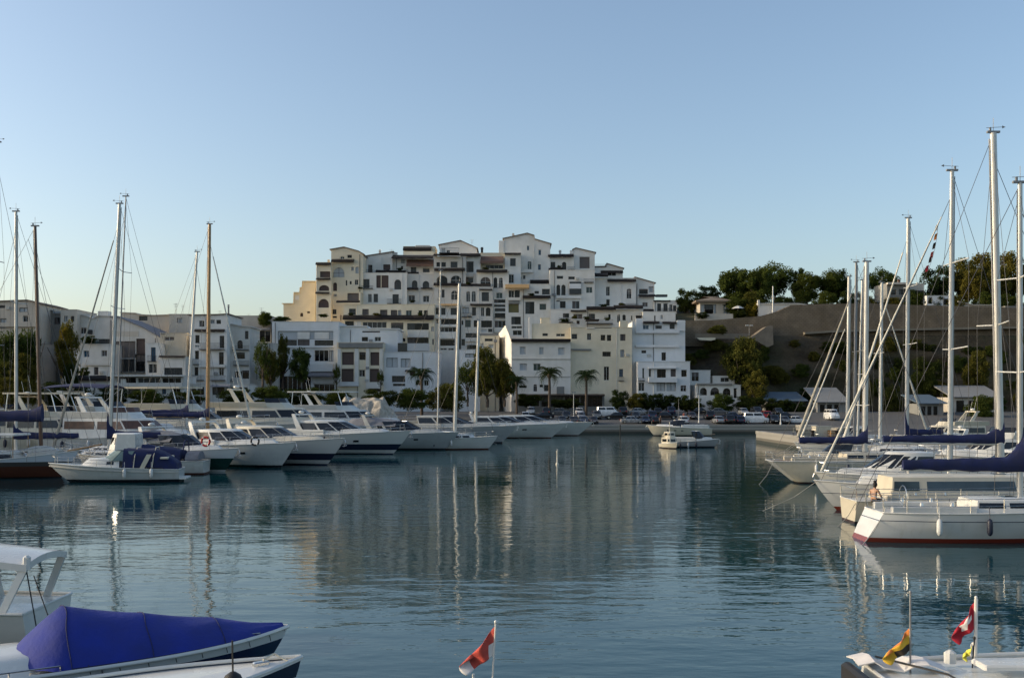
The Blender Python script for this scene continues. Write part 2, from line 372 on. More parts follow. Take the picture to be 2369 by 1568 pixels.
def house(name, label, cat, fr, Y, x0, x1, top, wins=(), wall='w', depth=11, base=None, eaves=(), balc=(), rails=(), chim=(), ant=(), awn=(), boxes=(), group=None, cap=True, roofm=None, steps=()):
    wx = lambda x: X(fx(fr, x), Y); wz = lambda y: Z(fy(fr, y), Y)
    tops = [(x0, top), (x1, top)] if not isinstance(top, (list, tuple)) else list(top)
    gb = ground_z(Y)-.3 if base is None else wz(base)
    a, b = wx(x0), wx(x1); root = thing(name, label, cat, ((a+b)/2, Y, gb), 0, group, world=True)
    tl = [(wx(x), wz(y)) for x, y in tops]; tl[0] = (a, tl[0][1]); tl[-1] = (b, tl[-1][1])
    zt = min(z for _, z in tl)
    ops = []
    for w in wins:
        k = w[4] if len(w) > 4 else ''
        p0, p1, c, d = wx(w[0]), wx(w[1]), wz(w[3]), wz(w[2])
        p0, p1 = max(p0, a+.12), min(p1, b-.12); d = min(d, zt-.05)
        if p1-p0 > .15 and d-c > .15: ops.append((p0, p1, c, d, k))
    mb = MB(); facade(mb, a, b, gb, zt, Y, ops)
    n = len(tl); Yb = Y+depth
    if any(z > zt+1e-4 for _, z in tl):      # gable above the square part
        mb.add([(x,Y,z) for x, z in tl]+[(b,Y,zt),(a,Y,zt)], [tuple(range(n+2))])
        mb.add([(x,Yb,z) for x, z in tl]+[(b,Yb,zt),(a,Yb,zt)], [tuple(range(n+2))])
    mb.add([(a,Yb,gb),(b,Yb,gb),(b,Yb,zt),(a,Yb,zt)], [(0,1,2,3)])
    mb.add([(a,Y,gb),(a,Yb,gb),(a,Yb,tl[0][1]),(a,Y,tl[0][1])], [(0,1,2,3)]); mb.add([(b,Y,gb),(b,Yb,gb),(b,Yb,tl[-1][1]),(b,Y,tl[-1][1])], [(0,1,2,3)])
    mb.add([(x,Y,z) for x, z in tl]+[(x,Yb,z) for x, z in tl], [(i,i+1,n+i+1,n+i) for i in range(n-1)])
    for s in steps:                          # further volumes of the same house
        mb.box(wx(s[0]), wx(s[1]), Y+s[4], Yb-.3, gb, wz(s[2]))
    wm = WALL[wall]; part('wall', mb, wm, root, recalc=False)
    gable = len(tops) > 2 or tops[0][1] != tops[-1][1]
    if cap:
        r = MB(); oh = .38 if gable else .10; th = .20 if gable else .10
        t2 = list(tl); sl0 = (t2[1][1]-t2[0][1])/max(.1, t2[1][0]-t2[0][0]); sl1 = (t2[-1][1]-t2[-2][1])/max(.1, t2[-1][0]-t2[-2][0])
        t2[0] = (t2[0][0]-oh, t2[0][1]-oh*sl0); t2[-1] = (t2[-1][0]+oh, t2[-1][1]+oh*sl1)
        lo = [(x, z+.004) for x, z in t2]; hi = [(x, z+th) for x, z in t2]; ring = lo+hi[::-1]
        r.loft([[(x,Y-oh,z) for x, z in ring],[(x,Yb+oh,z) for x, z in ring]])
        part('roof', r, roofm or (M_roofline if gable else wm), root)
    for o in ops: window(root, o, Y)
    if len(ops) >= 3:                         # clutter of a lived-in front: cooling units and a rain pipe
        for o in R.sample(ops, 1 if len(ops) < 6 else 2):
            x = o[1]+.25 if R.random() < .5 else o[0]-1.1; z = o[2]+R.uniform(-.9,.3)
            if a+.2 < x < b-1.1 and not any(p[0]-.9 < x < p[1]+.1 and p[2]-.7 < z < p[3]+.1 for p in ops):
                q = MB(); q.bbox(x, x+.85, Y-.36, Y-.004, z, z+.6, .04); part('air_conditioner', q, M_alud if R.random() < .4 else M_deck, root)
        xs_ = [x for x in [a+(b-a)*i/20 for i in range(1, 20)] if not any(p[0]-.25 < x < p[1]+.25 for p in ops)]
        if xs_:
            x = R.choice(xs_); q = MB(); q.tube([(x,Y-.09,gb),(x,Y-.09,zt-.15)], .06, 6); part('drain_pipe', q, M_framed if R.random() < .5 else M_frame, root)
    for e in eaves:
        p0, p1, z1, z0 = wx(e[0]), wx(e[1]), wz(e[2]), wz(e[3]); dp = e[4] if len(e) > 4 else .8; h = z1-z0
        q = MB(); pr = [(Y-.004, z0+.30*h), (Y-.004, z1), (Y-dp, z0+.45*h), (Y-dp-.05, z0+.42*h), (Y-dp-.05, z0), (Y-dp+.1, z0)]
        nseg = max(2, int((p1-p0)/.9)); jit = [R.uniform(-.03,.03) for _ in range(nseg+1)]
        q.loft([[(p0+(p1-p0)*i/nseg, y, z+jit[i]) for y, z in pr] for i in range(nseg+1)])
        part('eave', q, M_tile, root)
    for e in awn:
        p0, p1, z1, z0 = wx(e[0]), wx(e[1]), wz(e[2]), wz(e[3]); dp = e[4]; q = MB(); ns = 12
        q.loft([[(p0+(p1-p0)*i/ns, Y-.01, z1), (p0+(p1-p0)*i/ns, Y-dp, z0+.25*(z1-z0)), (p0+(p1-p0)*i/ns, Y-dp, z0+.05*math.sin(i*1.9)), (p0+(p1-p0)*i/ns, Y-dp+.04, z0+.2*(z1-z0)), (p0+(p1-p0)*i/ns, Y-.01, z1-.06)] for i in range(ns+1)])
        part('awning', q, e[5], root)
    for e in balc:
        p0, p1, z1, z0 = wx(e[0]), wx(e[1]), wz(e[2]), wz(e[3]); dp = e[4] if len(e) > 4 else 1.1; q = MB()
        q.box(p0, p1, Y-dp, Y-.004, z0, z0+.16); q.box(p0, p1, Y-dp, Y-dp+.12, z0+.16, z1); q.box(p0, p0+.12, Y-dp+.12, Y-.004, z0+.16, z1); q.box(p1-.12, p1, Y-dp+.12, Y-.004, z0+.16, z1)
        part('balcony', q, WALL[e[5]] if len(e) > 5 else wm, root, recalc=False)
    for e in rails:
        p0, p1, z1, z0 = wx(e[0]), wx(e[1]), wz(e[2]), wz(e[3]); q = MB(); yy = Y-(e[4] if len(e) > 4 else .7)
        q.box(p0-.03, p1+.03, yy-.06, Y-.004, z0-.14, z0); railing(q, p0, p1, yy, Y-.004, z0, z1)
        part('railing', q, M_rail, root, recalc=False)
    for c in chim:
        p0, p1, z1, z0 = wx(c[0]), wx(c[1]), wz(c[2]), wz(c[3]); q = MB(); w = (p1-p0); y0 = Y+2.5
        q.box(p0, p1, y0, y0+w, z0-2.5, z1-.45); q.box(p0-.1, p1+.1, y0-.1, y0+w+.1, z1-.45, z1-.33); q.box(p0+.08, p1-.08, y0+.08, y0+w-.08, z1-.33, z1-.12); q.box(p0-.06, p1+.06, y0-.06, y0+w+.06, z1-.12, z1)
        part('chimney', q, c[4] if len(c) > 4 else wm, root, recalc=False)
    for c in ant:
        q = MB(); x, z1, z0 = wx(c[0]), wz(c[1]), wz(c[2]); y0 = Y+3
        q.tube([(x,y0,z0-1.5),(x,y0,z1)], .035, 5); 
        for i, hh in enumerate((.15, .5, .85)): q.tube([(x-.55+.1*i,y0,z1-hh),(x+.55-.1*i,y0,z1-hh)], .018, 4)
        part('antenna', q, M_alud, root, recalc=False)
    for e in boxes:                          # bay or solid panel standing proud of the wall
        p0, p1, z1, z0 = wx(e[0]), wx(e[1]), wz(e[2]), wz(e[3]); q = MB(); q.bbox(p0, p1, Y-e[4], Y-.004, z0, z1, .04)
        part(e[6] if len(e) > 6 else 'bay', q, WALL[e[5]] if isinstance(e[5], str) else e[5], root)
    return root
G = 'houses of the white terraced complex'
def hC(name, label, Y, x0, x1, top, wins, **k): return house(name, label, 'house', k.pop('fr', 'C'), Y, x0, x1, top, wins, group=k.pop('group', G), **k)
# ------------------------------------------------------------------ the terraced complex, back rows first
hC('terrace_house', 'sun-yellow stepped annex at the far left end of the white complex', 264, 180, 520, [(180,826),(287,826),(291,708),(352,708),(357,655),(378,655),(382,588),(520,588)],
   [(433,464,905,925,'b'),(358,390,920,962,'ab')], wall='y', depth=9, roofm=W_sunyell, boxes=[(303,347,738,783,.05,W_white,'panel')])
hC('terrace_house', 'cream tower of the complex with three stacked loggias and dark eaves, beside the yellow annex', 257, 530, 688, 384,
   [(570,680,478,543,'bx'),(560,667,624,686,'ab'),(552,664,772,865,'ab')], wall='c', eaves=[(528,690,384,412),(532,682,547,571),(526,672,696,720)], chim=[(631,652,338,392)], depth=10)
hC('terrace_house', 'tall gabled cream house with one big arched window, left part of the complex', 259, 690, 1030, [(690,246),(828,222),(985,266),(1030,292)],
   [(712,830,436,540,'ap'),(863,910,302,334,'d'),(788,830,320,344,'c'),(710,752,597,687,'ab'),(905,930,430,470,'p'),(948,985,428,500,'p'),(942,978,566,622,'d'),(888,908,581,616,'d'),(845,861,572,630,'c'),(716,751,723,748,'p'),(696,746,882,936,'c'),(706,750,955,975,'c')],
   wall='c', eaves=[(695,936,346,385,1.0)], depth=13)
hC('terrace_house', 'house with sloping roof and thin chimney, between cream gabled house and brown awning terrace', 265, 1024, 1345, [(1024,322),(1345,272)],
   [(1030,1062,405,488,'c'),(1085,1130,408,488,'d'),(1246,1322,404,462,'b')], wall='w', chim=[(1187,1205,232,292),(1196,1240,370,470,W_warm)], eaves=[(1170,1312,462,494,1.0),(1312,1488,466,500,1.2)], rails=[(1026,1136,462,490,.5)], ant=[(1322,222,280)])
hC('terrace_house', 'flat house front with a brown timber loggia and one arched window', 259.5, 1016, 1500, 496,
   [(1030,1100,560,655,'c'),(1172,1303,520,655,'bx'),(1365,1438,565,672,'ac'),(1083,1123,718,808,'c'),(1143,1190,718,808,'c'),(1345,1412,722,820,'c')],
   wall='w', rails=[(1018,1136,632,660,.5),(1290,1436,775,820,.4)], boxes=[(1220,1228,522,652,.02,W_warm,'post')])
hC('terrace_house', 'penthouse with long brown cloth awning over its terrace, left of the tall thin mast', 266, 1345, 1788, 306,
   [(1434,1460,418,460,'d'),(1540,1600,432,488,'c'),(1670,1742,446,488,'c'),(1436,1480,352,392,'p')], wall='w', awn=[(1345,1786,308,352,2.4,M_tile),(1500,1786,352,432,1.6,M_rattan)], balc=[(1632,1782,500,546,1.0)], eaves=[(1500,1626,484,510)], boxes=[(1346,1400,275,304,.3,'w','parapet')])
hC('terrace_house', 'plain house front with a pair of small round headed windows over narrow dark eaves', 260.5, 1500, 1788, 508,
   [(1552,1612,573,650,'ac'),(1668,1738,580,655,'ac'),(1515,1585,732,798,'c'),(1672,1738,738,806,'c')], wall='g', eaves=[(1500,1622,650,676),(1650,1772,652,668)])
hC('terrace_house', 'rooftop flat with stacked dark fascia and white balcony front, top left of the skyline', 270, 1463, 1800, 214,
   [(1605,1685,282,310,'c'),(1692,1740,286,312,'d')], wall='c', eaves=[(1462,1762,214,264,1.3)], boxes=[(1592,1748,200,222,.2,'g','parapet')], balc=[(1465,1790,270,318,1.2)], depth=8)
hC('terrace_house', 'small white gabled penthouse behind a curved dark eave, right of the thin mast', 271, 1850, 2245, [(1850,196),(2072,152),(2245,230)],
   [(1872,1910,208,275,'p'),(1925,1958,250,280,'c')], wall='w', depth=8, ant=[(2190,118,210)])
hC('terrace_house', 'house with two wide arched openings under a dark eave, behind the tall central mast', 260, 1788, 2128, 322,
   [(1815,1852,380,428,'d'),(1868,1916,380,430,'d'),(1967,2040,374,437,'c'),(1817,1933,522,602,'ad'),(1967,2080,522,602,'ad'),(1870,1902,672,758,'c'),(1972,2045,682,783,'ac'),(1838,1862,675,754,'p')],
   wall='g', eaves=[(1788,2070,290,322,1.6),(1794,2120,440,476),(1787,2078,600,634)], rails=[(1850,2060,240,290,2.2)])
hC('terrace_house', 'narrow house with tall dark shuttered window above a small balcony, left of brown rattan awning', 262, 2075, 2287, 300,
   [(2136,2212,372,487,'d'),(2132,2208,542,600,'c'),(2134,2174,690,802,'a'),(2192,2234,690,802,'a')], wall='w', eaves=[(2072,2287,284,322,1.0)], chim=[(2287,2311,204,300,M_tile)], boxes=[(2128,2216,490,536,.35,'g','parapet')])
hC('terrace_house', 'terrace house with brown rattan awning, left of the tallest gabled block', 263.5, 2287, 2545, 284,
   [(2340,2528,410,450,'d')], wall='c', awn=[(2287,2532,318,404,2.2,M_rattan)])
hC('terrace_house', 'house with one wide and two slim arched windows under a long dark eave', 258.5, 2245, 2588, 476,
   [(2285,2394,537,622,'ad'),(2427,2465,542,652,'ad'),(2483,2525,544,653,'ad')], wall='w', eaves=[(2243,2574,458,492,1.0),(2076,2396,608,640,.8)], rails=[(2427,2525,612,654,.25)])
hC('terrace_house', 'tallest block of the complex with stepped gable roof and two tiny blue windows', 266, 541, 1036, [(541,128),(590,118),(790,74),(866,98),(872,136),(1036,184)],
   [(787,810,204,252,'u'),(910,938,246,304,'u'),(906,935,402,462,'u'),(793,836,369,458,'ag'),(745,770,520,560,'c')], fr='Z6', wall='w', depth=14, chim=[(630,650,54,112)], balc=[(592,850,462,494,1.2)], eaves=[(820,1030,568,614,.8)],
   boxes=[(486,541,150,286,.2,'w','side_wing')])
hC('terrace_house', 'low front wing of the tallest block with dark eave and one framed window', 263, 550, 722, 288,
   [(607,667,338,422,'c'),(592,646,510,602,'d')], fr='Z6', wall='w', eaves=[(548,722,278,300)], depth=3)
hC('terrace_house', 'house with half timbered dark eaves and a crooked arch, right of the tallest block', 266.5, 1015, 1290, 300,
   [(1040,1090,377,434,'d'),(1162,1208,376,460,'ad')], fr='Z6', wall='w', eaves=[(1013,1285,292,330,1.0),(1018,1164,434,470,.9)], rails=[(1222,1298,430,460,.5)], chim=[(1135,1158,236,290)])
hC('terrace_house', 'tower with lean-to roof and one large square brown shutter, right of centre on the skyline', 268, 1286, 1512, [(1286,242),(1310,231),(1512,278)],
   [(1348,1460,322,447,'tx'),(1395,1462,498,548,'t'),(1348,1410,250,276,'p')], fr='Z6', wall='w', depth=12, boxes=[(1246,1285,254,300,.1,'w','parapet')])
hC('terrace_house', 'white house front with two slim arches beside a glazed bay, below the square brown shutter', 260, 1032, 1512, 466,
   [(1107,1173,526,558,'c'),(1230,1298,533,563,'d'),(1103,1142,620,733,'ad'),(1155,1200,620,733,'ad'),(1420,1487,644,708,'g'),(1140,1200,797,870,'d'),(1270,1350,794,876,'c'),(1102,1138,788,800,'b')],
   fr='Z6', wall='w', boxes=[(1240,1366,590,722,.5,P_cool,'bay_window'),(1240,1366,612,664,.56,'b','bay_panel')], rails=[(1395,1497,560,594,.7)], balc=[(1098,1366,740,768,.7)])
hC('terrace_house', 'white house with dark tiled eaves and one arched window, right shoulder of the complex', 262, 1512, 1952, 552,
   [(1633,1673,640,738,'d'),(1635,1672,777,846,'d'),(1853,1905,662,768,'ad')], fr='Z6', wall='w', eaves=[(1648,1950,560,592,1.0),(1512,1650,496,542,1.2)], rails=[(1850,1975,822,838,.3)])
hC('terrace_house', 'small rooftop pavilion with lean-to roof and dark colonnade on the right shoulder', 269, 1508, 1812, [(1508,430),(1634,428),(1638,396),(1812,446)],
   [(1650,1740,486,526,'d'),(1590,1640,490,520,'d')], fr='Z6', wall='w', depth=7, rails=[(1508,1634,396,430,-1.0)], eaves=[(1575,1812,468,500,1.0)])
hC('terrace_house', 'white lean-to house sloping down to the right at the right shoulder of the complex', 263, 1953, 2150, [(1953,546),(2150,602)],
   [(1986,2080,666,720,'d'),(2022,2080,808,856,'t'),(2090,2140,640,700,'p')], fr='Z6', wall='w', eaves=[(1982,2160,724,754,1.1),(2027,2178,880,908,.9)])
hC('terrace_house', 'lowest white house at the right end of complex with a glazed roof terrace', 262, 2146, 2391, 790,
   [(2180,2222,820,902,'c'),(2246,2292,820,902,'c'),(2310,2344,830,902,'c'),(2350,2385,842,902,'c')], fr='Z6', wall='w', eaves=[(2140,2320,785,802,.5)], boxes=[(2170,2290,724,748,-1.5,P_cool,'glass_screen')], rails=[(2180,2390,872,904,.3)])
hC('terrace_house', 'white house with tan cloth awning in the centre of the complex', 257, 556, 1040, 616,
   [(590,650,682,758,'d'),(655,710,682,758,'d'),(868,915,688,716,'c'),(948,1032,665,726,'c'),(590,700,826,918,'ox'),(770,866,802,932,'d'),(922,992,824,888,'g'),(620,722,962,1045,'dx'),(620,734,1062,1088,'d'),(636,732,1108,1160,'d')],
   fr='Z6', wall='w', awn=[(556,810,614,676,2.0,M_tanawn)], eaves=[(742,1038,734,768,1.0)], boxes=[(590,708,790,824,.25,'k','blind_box')], balc=[(584,720,758,788,.5)])
hC('terrace_house', 'slim four storey front with paired arches and white balconies, left of the tan awning', 256, 82, 422, 644,
   [(137,180,690,802,'ac'),(195,240,690,802,'ac'),(303,380,700,797,'c'),(100,168,866,926,'p'),(200,242,862,950,'c'),(295,330,862,956,'d'),(347,397,862,956,'ad'),(125,186,997,1073,'g'),(80,106,1004,1050,'d'),(218,254,1000,1073,'d'),(297,413,1003,1077,'d'),(130,250,1137,1185,'c'),(295,360,1090,1126,'p'),(372,416,1090,1126,'c'),(72,124,1200,1270,'c'),(144,248,1264,1326,'d')],
   fr='Z6', wall='g', eaves=[(280,416,664,680,.5),(182,414,822,846,.7)], rails=[(92,196,924,962,.7)], balc=[(130,250,1190,1228,.4)], boxes=[(100,128,832,856,.4,'g','air_conditioner')])
hC('terrace_house', 'narrow stack of open dark balconies beside the slim flat front', 257.5, 424, 582, 660,
   [(458,525,706,766,'g'),(435,556,778,814,'dx'),(435,556,832,858,'c'),(442,576,872,906,'c'),(440,560,1003,1078,'d'),(445,575,924,966,'dx')], fr='Z6', wall='w', balc=[(436,562,1080,1128,.5)], rails=[(440,578,930,968,.4)])
hC('terrace_house', 'five storey stack of white balconies and dark windows directly behind the thick white mast', 255, 1792, 2052, 826,
   [(1808,1840,866,938,'d'),(1866,1912,868,946,'c'),(1967,2036,868,946,'c'),(1865,2035,990,1044,'d'),(1855,2030,1075,1124,'d'),(1855,2012,1206,1272,'d'),(1855,1925,1298,1318,'c'),(1940,2000,1298,1320,'d'),(1815,1836,985,1035,'c')],
   wall='w', awn=[(1860,2040,822,850,1.2,M_tanawn)], balc=[(1800,2040,946,984,.7),(1855,2035,1048,1072,.5),(1850,2010,1130,1196,.7)])
hC('terrace_house', 'wide terrace block with row of six square windows over one long dark eave', 253, 822, 1792, 832,
   [(880,953,876,942,'c'),(1022,1091,880,942,'t'),(1213,1291,888,948,'t'),(1327,1396,890,949,'t'),(1404,1440,892,949,'p'),(1490,1551,893,960,'g'),(1624,1664,894,964,'d'),(1682,1722,894,966,'d'),(1026,1282,1018,1081,'c'),(1330,1462,1026,1098,'c'),(1500,1736,1030,1104,'dx'),(1420,1482,1190,1228,'d'),(1505,1732,1186,1246,'d'),(1760,1800,1070,1120,'p'),(838,932,1010,1062,'d'),(1770,1790,1200,1262,'c')],
   wall='c', eaves=[(820,1790,944,998,1.2),(750,998,786,816,1.0)], boxes=[(1505,1732,1110,1184,.5,'g','parapet'),(935,1008,1012,1064,.05,'w','panel')])
hC('terrace_house', 'square attic with broad brown roller shutter, above the wide terrace block', 255.5, 856, 1000, 700, [(862,986,710,790,'tx')], wall='c', depth=6)
hC('terrace_house', 'white terrace house with black shed roofs, two small arches and railings, lower right of complex', 256.5, 1040, 2030, 884,
   [(1172,1238,926,972,'d'),(1283,1382,932,986,'t'),(1447,1516,930,986,'c'),(1657,1682,935,986,'d'),(1752,1784,938,1026,'ad'),(1808,1844,938,1002,'ad'),(1318,1350,1004,1040,'b'),(1900,1915,950,1000,'c')],
   fr='Z6', wall='w', eaves=[(1422,1732,852,894,1.4),(1712,2022,838,880,1.2),(1255,1420,892,912,.8)], rails=[(1130,1276,978,1020,1.2),(1425,1700,996,1036,1.4)])
hC('terrace_house', 'white block below the glazed roof terrace, with a slit window and black roof edge', 254, 2028, 2376, 910,
   [(2148,2162,950,1010,'d'),(2216,2240,945,985,'p')], fr='Z6', wall='w', eaves=[(2030,2205,1010,1046,.9),(2236,2330,1014,1044,.6)], boxes=[(1950,2016,950,980,.3,M_tile,'roof_vent')])
# ------------------------------------------------------------------ front row on the quay
GF = 'white buildings along the quay'
def hF(name, label, fr, Y, x0, x1, top, wins, **k): return house(name, label, 'building', fr, Y, x0, x1, top, wins, group=GF, **k)
hF('quay_building', 'pale grey flat roofed building with deep balcony recess behind the tall leafy tree', 'Z4', 238, 68, 912, 192,
   [(140,845,308,412,'px'),(142,384,418,496,'c'),(392,545,416,492,'t'),(608,845,424,496,'c'),(606,784,550,692,'d'),(790,848,552,692,'p'),(600,860,982,1078,'d'),(150,560,880,1075,'d')], wall='b',
   awn=[(515,862,826,890,1.6,M_greycan)], boxes=[(390,546,320,408,.04,'w','shutter'),(606,790,322,408,.04,'w','shutter'),(560,850,722,820,.5,'b','parapet'),(580,862,885,978,.3,'g','fascia')], balc=[(130,850,494,520,.4)], rails=[])
hF('quay_building', 'plain pale blue block with two small square windows above the brown portal front', 'Z4', 240, 914, 1664, [(914,252),(1280,252),(1284,282),(1664,286)],
   [(1207,1286,383,438,'d'),(1370,1449,383,438,'c'),(1212,1438,308,326,'t')], wall='b', roofm=W_blue)
hF('quay_building', 'taupe portal front with tall brown shutters between white piers', 'Z4', 235.5, 892, 1476, 456,
   [(956,1106,574,738,'bx'),(1176,1256,575,674,'d'),(1316,1428,575,744,'bx'),(950,1104,786,952,'bx'),(1172,1246,800,886,'d'),(1308,1426,786,954,'bx'),(1290,1440,1040,1076,'d')], wall='c', depth=9,
   boxes=[(914,1474,458,520,.5,'k','fascia'),(1118,1168,530,1000,.25,'w','pier'),(1260,1304,530,1040,.25,'w','pier'),(896,944,530,1010,.2,'w','pier'),(1434,1474,530,1010,.2,'w','pier')], balc=[(940,1170,952,1006,.8,'b'),(1300,1440,958,1036,.5,'w')])
hF('quay_building', 'low white building with pale blinds and shop windows behind the dark palm', 'Z4', 236.5, 1478, 2196, 578,
   [(1520,1662,648,766,'p'),(1702,1824,656,766,'p'),(1590,1758,876,956,'c'),(1602,1758,974,1006,'c'),(1890,1960,926,994,'ad'),(2000,2056,932,1000,'d'),(1816,1890,815,870,'d')], wall='b', depth=9,
   boxes=[(1664,1782,460,576,-3.0,P_cool,'glass_screen'),(1784,2060,462,560,-2.0,P_pale,'glass_screen')], eaves=[(1760,1890,800,824,.8)])
hF('quay_building', 'pale lower block with long glazed bands just left of the sunlit wall', 'Z7', 237.5, 58, 262, 424, [(66,112,320,384,'c'),(118,206,460,500,'p'),(120,226,612,650,'c')], wall='b', depth=10)
hF('quay_building', 'narrow cream house with small grey window beside the sunlit wall', 'Z7', 240, 262, 452, 290, [(310,388,314,340,'c'),(262,300,362,408,'p'),(345,396,370,408,'p')], wall='c', depth=8, boxes=[(264,446,264,288,-.6,'k','parapet')])
# big white block whose left flank catches the sun
def sunlit_block():
    Y = 233; root = thing('quay_building', 'big white waterfront block with a cream sunlit left flank and black roof edge', 'building', (X(1250,Y),Y,1.3), 0, GF, world=True)
    px = lambda x: X(fx('Z7',x),Y); pz = lambda y: Z(fy('Z7',y),Y); gb = 1.3; mb = MB()
    a, b, zt = px(574), px(1157), pz(342); ops = []
    for w in [(655,716,394,470,'p'),(848,892,400,470,'p'),(1034,1100,404,476,'p'),(790,862,560,630,'g'),(655,728,560,628,'p'),(650,724,775,800,'d'),(852,884,768,794,'d'),(895,945,770,832,'c'),(790,826,764,836,'ad')]:
        ops.append((px(w[0]),px(w[1]),pz(w[3]),pz(w[2]),w[4]))
    facade(mb, a, b, gb, zt, Y, ops)
    Yb = 247; xl = X(fx('Z7',450),Yb); xs = X(fx('Z7',556),243.0)
    zl, zh = Z(fy('Z7',265),Yb), Z(fy('Z7',185),240)
    mb.add([(a,Y,gb),(a,Y,zt),(xl+.0,Yb,gb),(xl,Yb,zl),(xl+.52*(a-xl),Yb+.52*(Y-Yb),zh),(xl+.5*(a-xl),Yb+.5*(Y-Yb),zt)], [(0,2,3,4,1)])
    mb.add([(b,Y,gb),(b,Yb,gb),(b,Yb,zt),(b,Y,zt)], [(0,1,2,3)]); mb.add([(xl,Yb,gb),(b,Yb,gb),(b,Yb,zt),(xl,Yb,zl)], [(0,1,2,3)])
    mb.add([(a,Y,zt),(b,Y,zt),(b,Yb,zt),(xl+.5*(a-xl),Yb+.5*(Y-Yb),zt)], [(0,1,2,3)])
    part('wall', mb, W_white, root, recalc=False)
    for o in ops: window(root, o, Y)
    q = MB(); q.bbox(a-.1, b, Y-.9, Y-.004, zt-.1, pz(318), .05); part('eave', q, M_tile, root)
    q = MB(); q.box(a, b-.01, Y-.22, Y-.004, pz(518), pz(508)); q.box(a, b-.01, Y-.16, Y-.004, pz(692), pz(684)); part('ledge', q, W_grey, root, recalc=False)
    # terrace storey above
    q = MB(); q2 = MB(); Y2 = 236.5
    A, B = X(fx('Z7',776),Y2), X(fx('Z7',1157),Y2); ops = [(X(fx('Z7',w[0]),Y2),X(fx('Z7',w[1]),Y2),Z(fy('Z7',w[3]),Y2),Z(fy('Z7',w[2]),Y2),'c') for w in [(880,932,262,288),(1014,1102,264,292)]]
    zt2 = Z(fy('Z7',166),Y2); facade(q, A, B, zt-.5, zt2, Y2, ops); q.add([(A,Y2,zt-.5),(A,Y2+9,zt-.5),(A,Y2+9,zt2),(A,Y2,zt2)], [(0,1,2,3)]); q.add([(A,Y2,zt2),(B,Y2,zt2),(B,Y2+9,zt2),(A,Y2+9,zt2)], [(0,1,2,3)])
    part('upper_storey', q, W_warm, root, recalc=False)
    for o in ops: window(root, o, Y2)
    q2.box(X(fx('Z7',746),Y2), X(fx('Z7',774),Y2), Y2-.5, Y2+2.2, zt, Z(fy('Z7',96),Y2)); part('stair_tower', q2, W_white, root, recalc=False)
    q3 = MB(); q3.box(X(fx('Z7',868),Y2), X(fx('Z7',950),Y2), Y2+3, Y2+6, zt2-.2, Z(fy('Z7',104),Y2)); q3.box(X(fx('Z7',866),Y2)-.1, X(fx('Z7',952),Y2)+.1, Y2+2.9, Y2+6.1, Z(fy('Z7',104),Y2)+.004, Z(fy('Z7',98),Y2)); part('roof_room', q3, W_warm, root, recalc=False)
sunlit_block()
hF('quay_building', 'cream flank block with five small dark windows, right of the black roof edge', 'Z7', 235, 1157, 1764, 206,
   [(1168,1222,268,318,'c'),(1320,1361,262,328,'d'),(1454,1500,277,333,'d'),(1516,1558,277,337,'d'),(1647,1699,270,335,'t'),(1472,1554,443,491,'d'),(1648,1688,425,497,'p'),(1486,1538,590,726,'d'),(1637,1676,613,690,'u')], wall='c', depth=10,
   rails=[(1632,1680,690,728,.4),(1320,1560,165,206,-.6)], boxes=[(1160,1360,416,432,.4,'k','ledge'),(1310,1395,210,218,.3,'w','ledge'),(1645,1722,140,206,-2.0,'c','roof_room')], eaves=[(1310,1440,122,140,-2.2)] )
hF('quay_building', 'cool white corner block with horizontal ledges, left of the dark cliff', 'Z7', 237, 1766, 2288, 152,
   [(2055,2098,450,530,'d'),(1857,1903,430,458,'c'),(1872,1930,180,222,'u'),(1995,2058,185,218,'c'),(2135,2186,170,220,'c')], wall='b', depth=12,
   boxes=[(2203,2287,134,240,.35,'b','corner_pier'),(1800,1870,116,232,.3,'b','corner_pier')], balc=[(1798,2226,232,262,.8),(1798,2226,378,400,.8)], eaves=[(1872,2030,142,166,.8),(2062,2200,146,168,.6)])
hF('quay_building', 'projecting white lower block with rounded bay and balconies at foot of the corner block', 'Z7', 232, 1822, 2336, 542,
   [(1866,1884,605,704,'g'),(2010,2098,615,720,'d'),(2145,2196,612,690,'t'),(2250,2304,622,690,'d'),(1930,1952,615,692,'c'),(1826,1886,748,832,'c'),(2008,2092,748,830,'p'),(2105,2195,748,830,'p'),(2243,2300,775,836,'d')], wall='b', depth=8,
   boxes=[(1925,2200,596,612,.5,'b','canopy')], balc=[(1924,2202,700,746,1.0)], rails=[(1824,1886,704,726,.5)])
hF('arcade_building', 'low white arcade building with three dark arches at the foot of the cliff', 'Z8', 231, 440, 790, 1137,
   [(470,525,1157,1216,'ad'),(552,622,1155,1216,'ad'),(650,710,1160,1216,'ad'),(735,760,1160,1240,'d')], wall='w', depth=7, boxes=[(440,722,1122,1136,.5,'k','roof_edge')])
hF('quay_building', 'small white flat roofed house with dark glazed door behind the arcade', 'Z8', 238, 390, 552, 1022, [(405,462,1036,1106,'d')], wall='w', depth=6)
hF('quay_building', 'small white terrace house with tall glass panes above the arcade, below the ivy tree', 'Z8', 237, 574, 788, 1066, [(632,698,1078,1112,'c'),(742,785,1074,1130,'c')], wall='w', depth=6)
hF('shop', 'dark glazed front added for the shade behind the palms, under a black canopy', 'Z7', 231.5, 640, 1490, 866, [(660,850,880,985,'d'),(870,1080,880,985,'d'),(1100,1300,880,985,'d'),(1320,1470,880,985,'d')], wall='k', depth=1.4, boxes=[(1020,1096,788,862,-.4,'k','sign_board')], eaves=[(640,1490,860,882,1.6)])  # dark glazed front put where black shade lies behind the palms
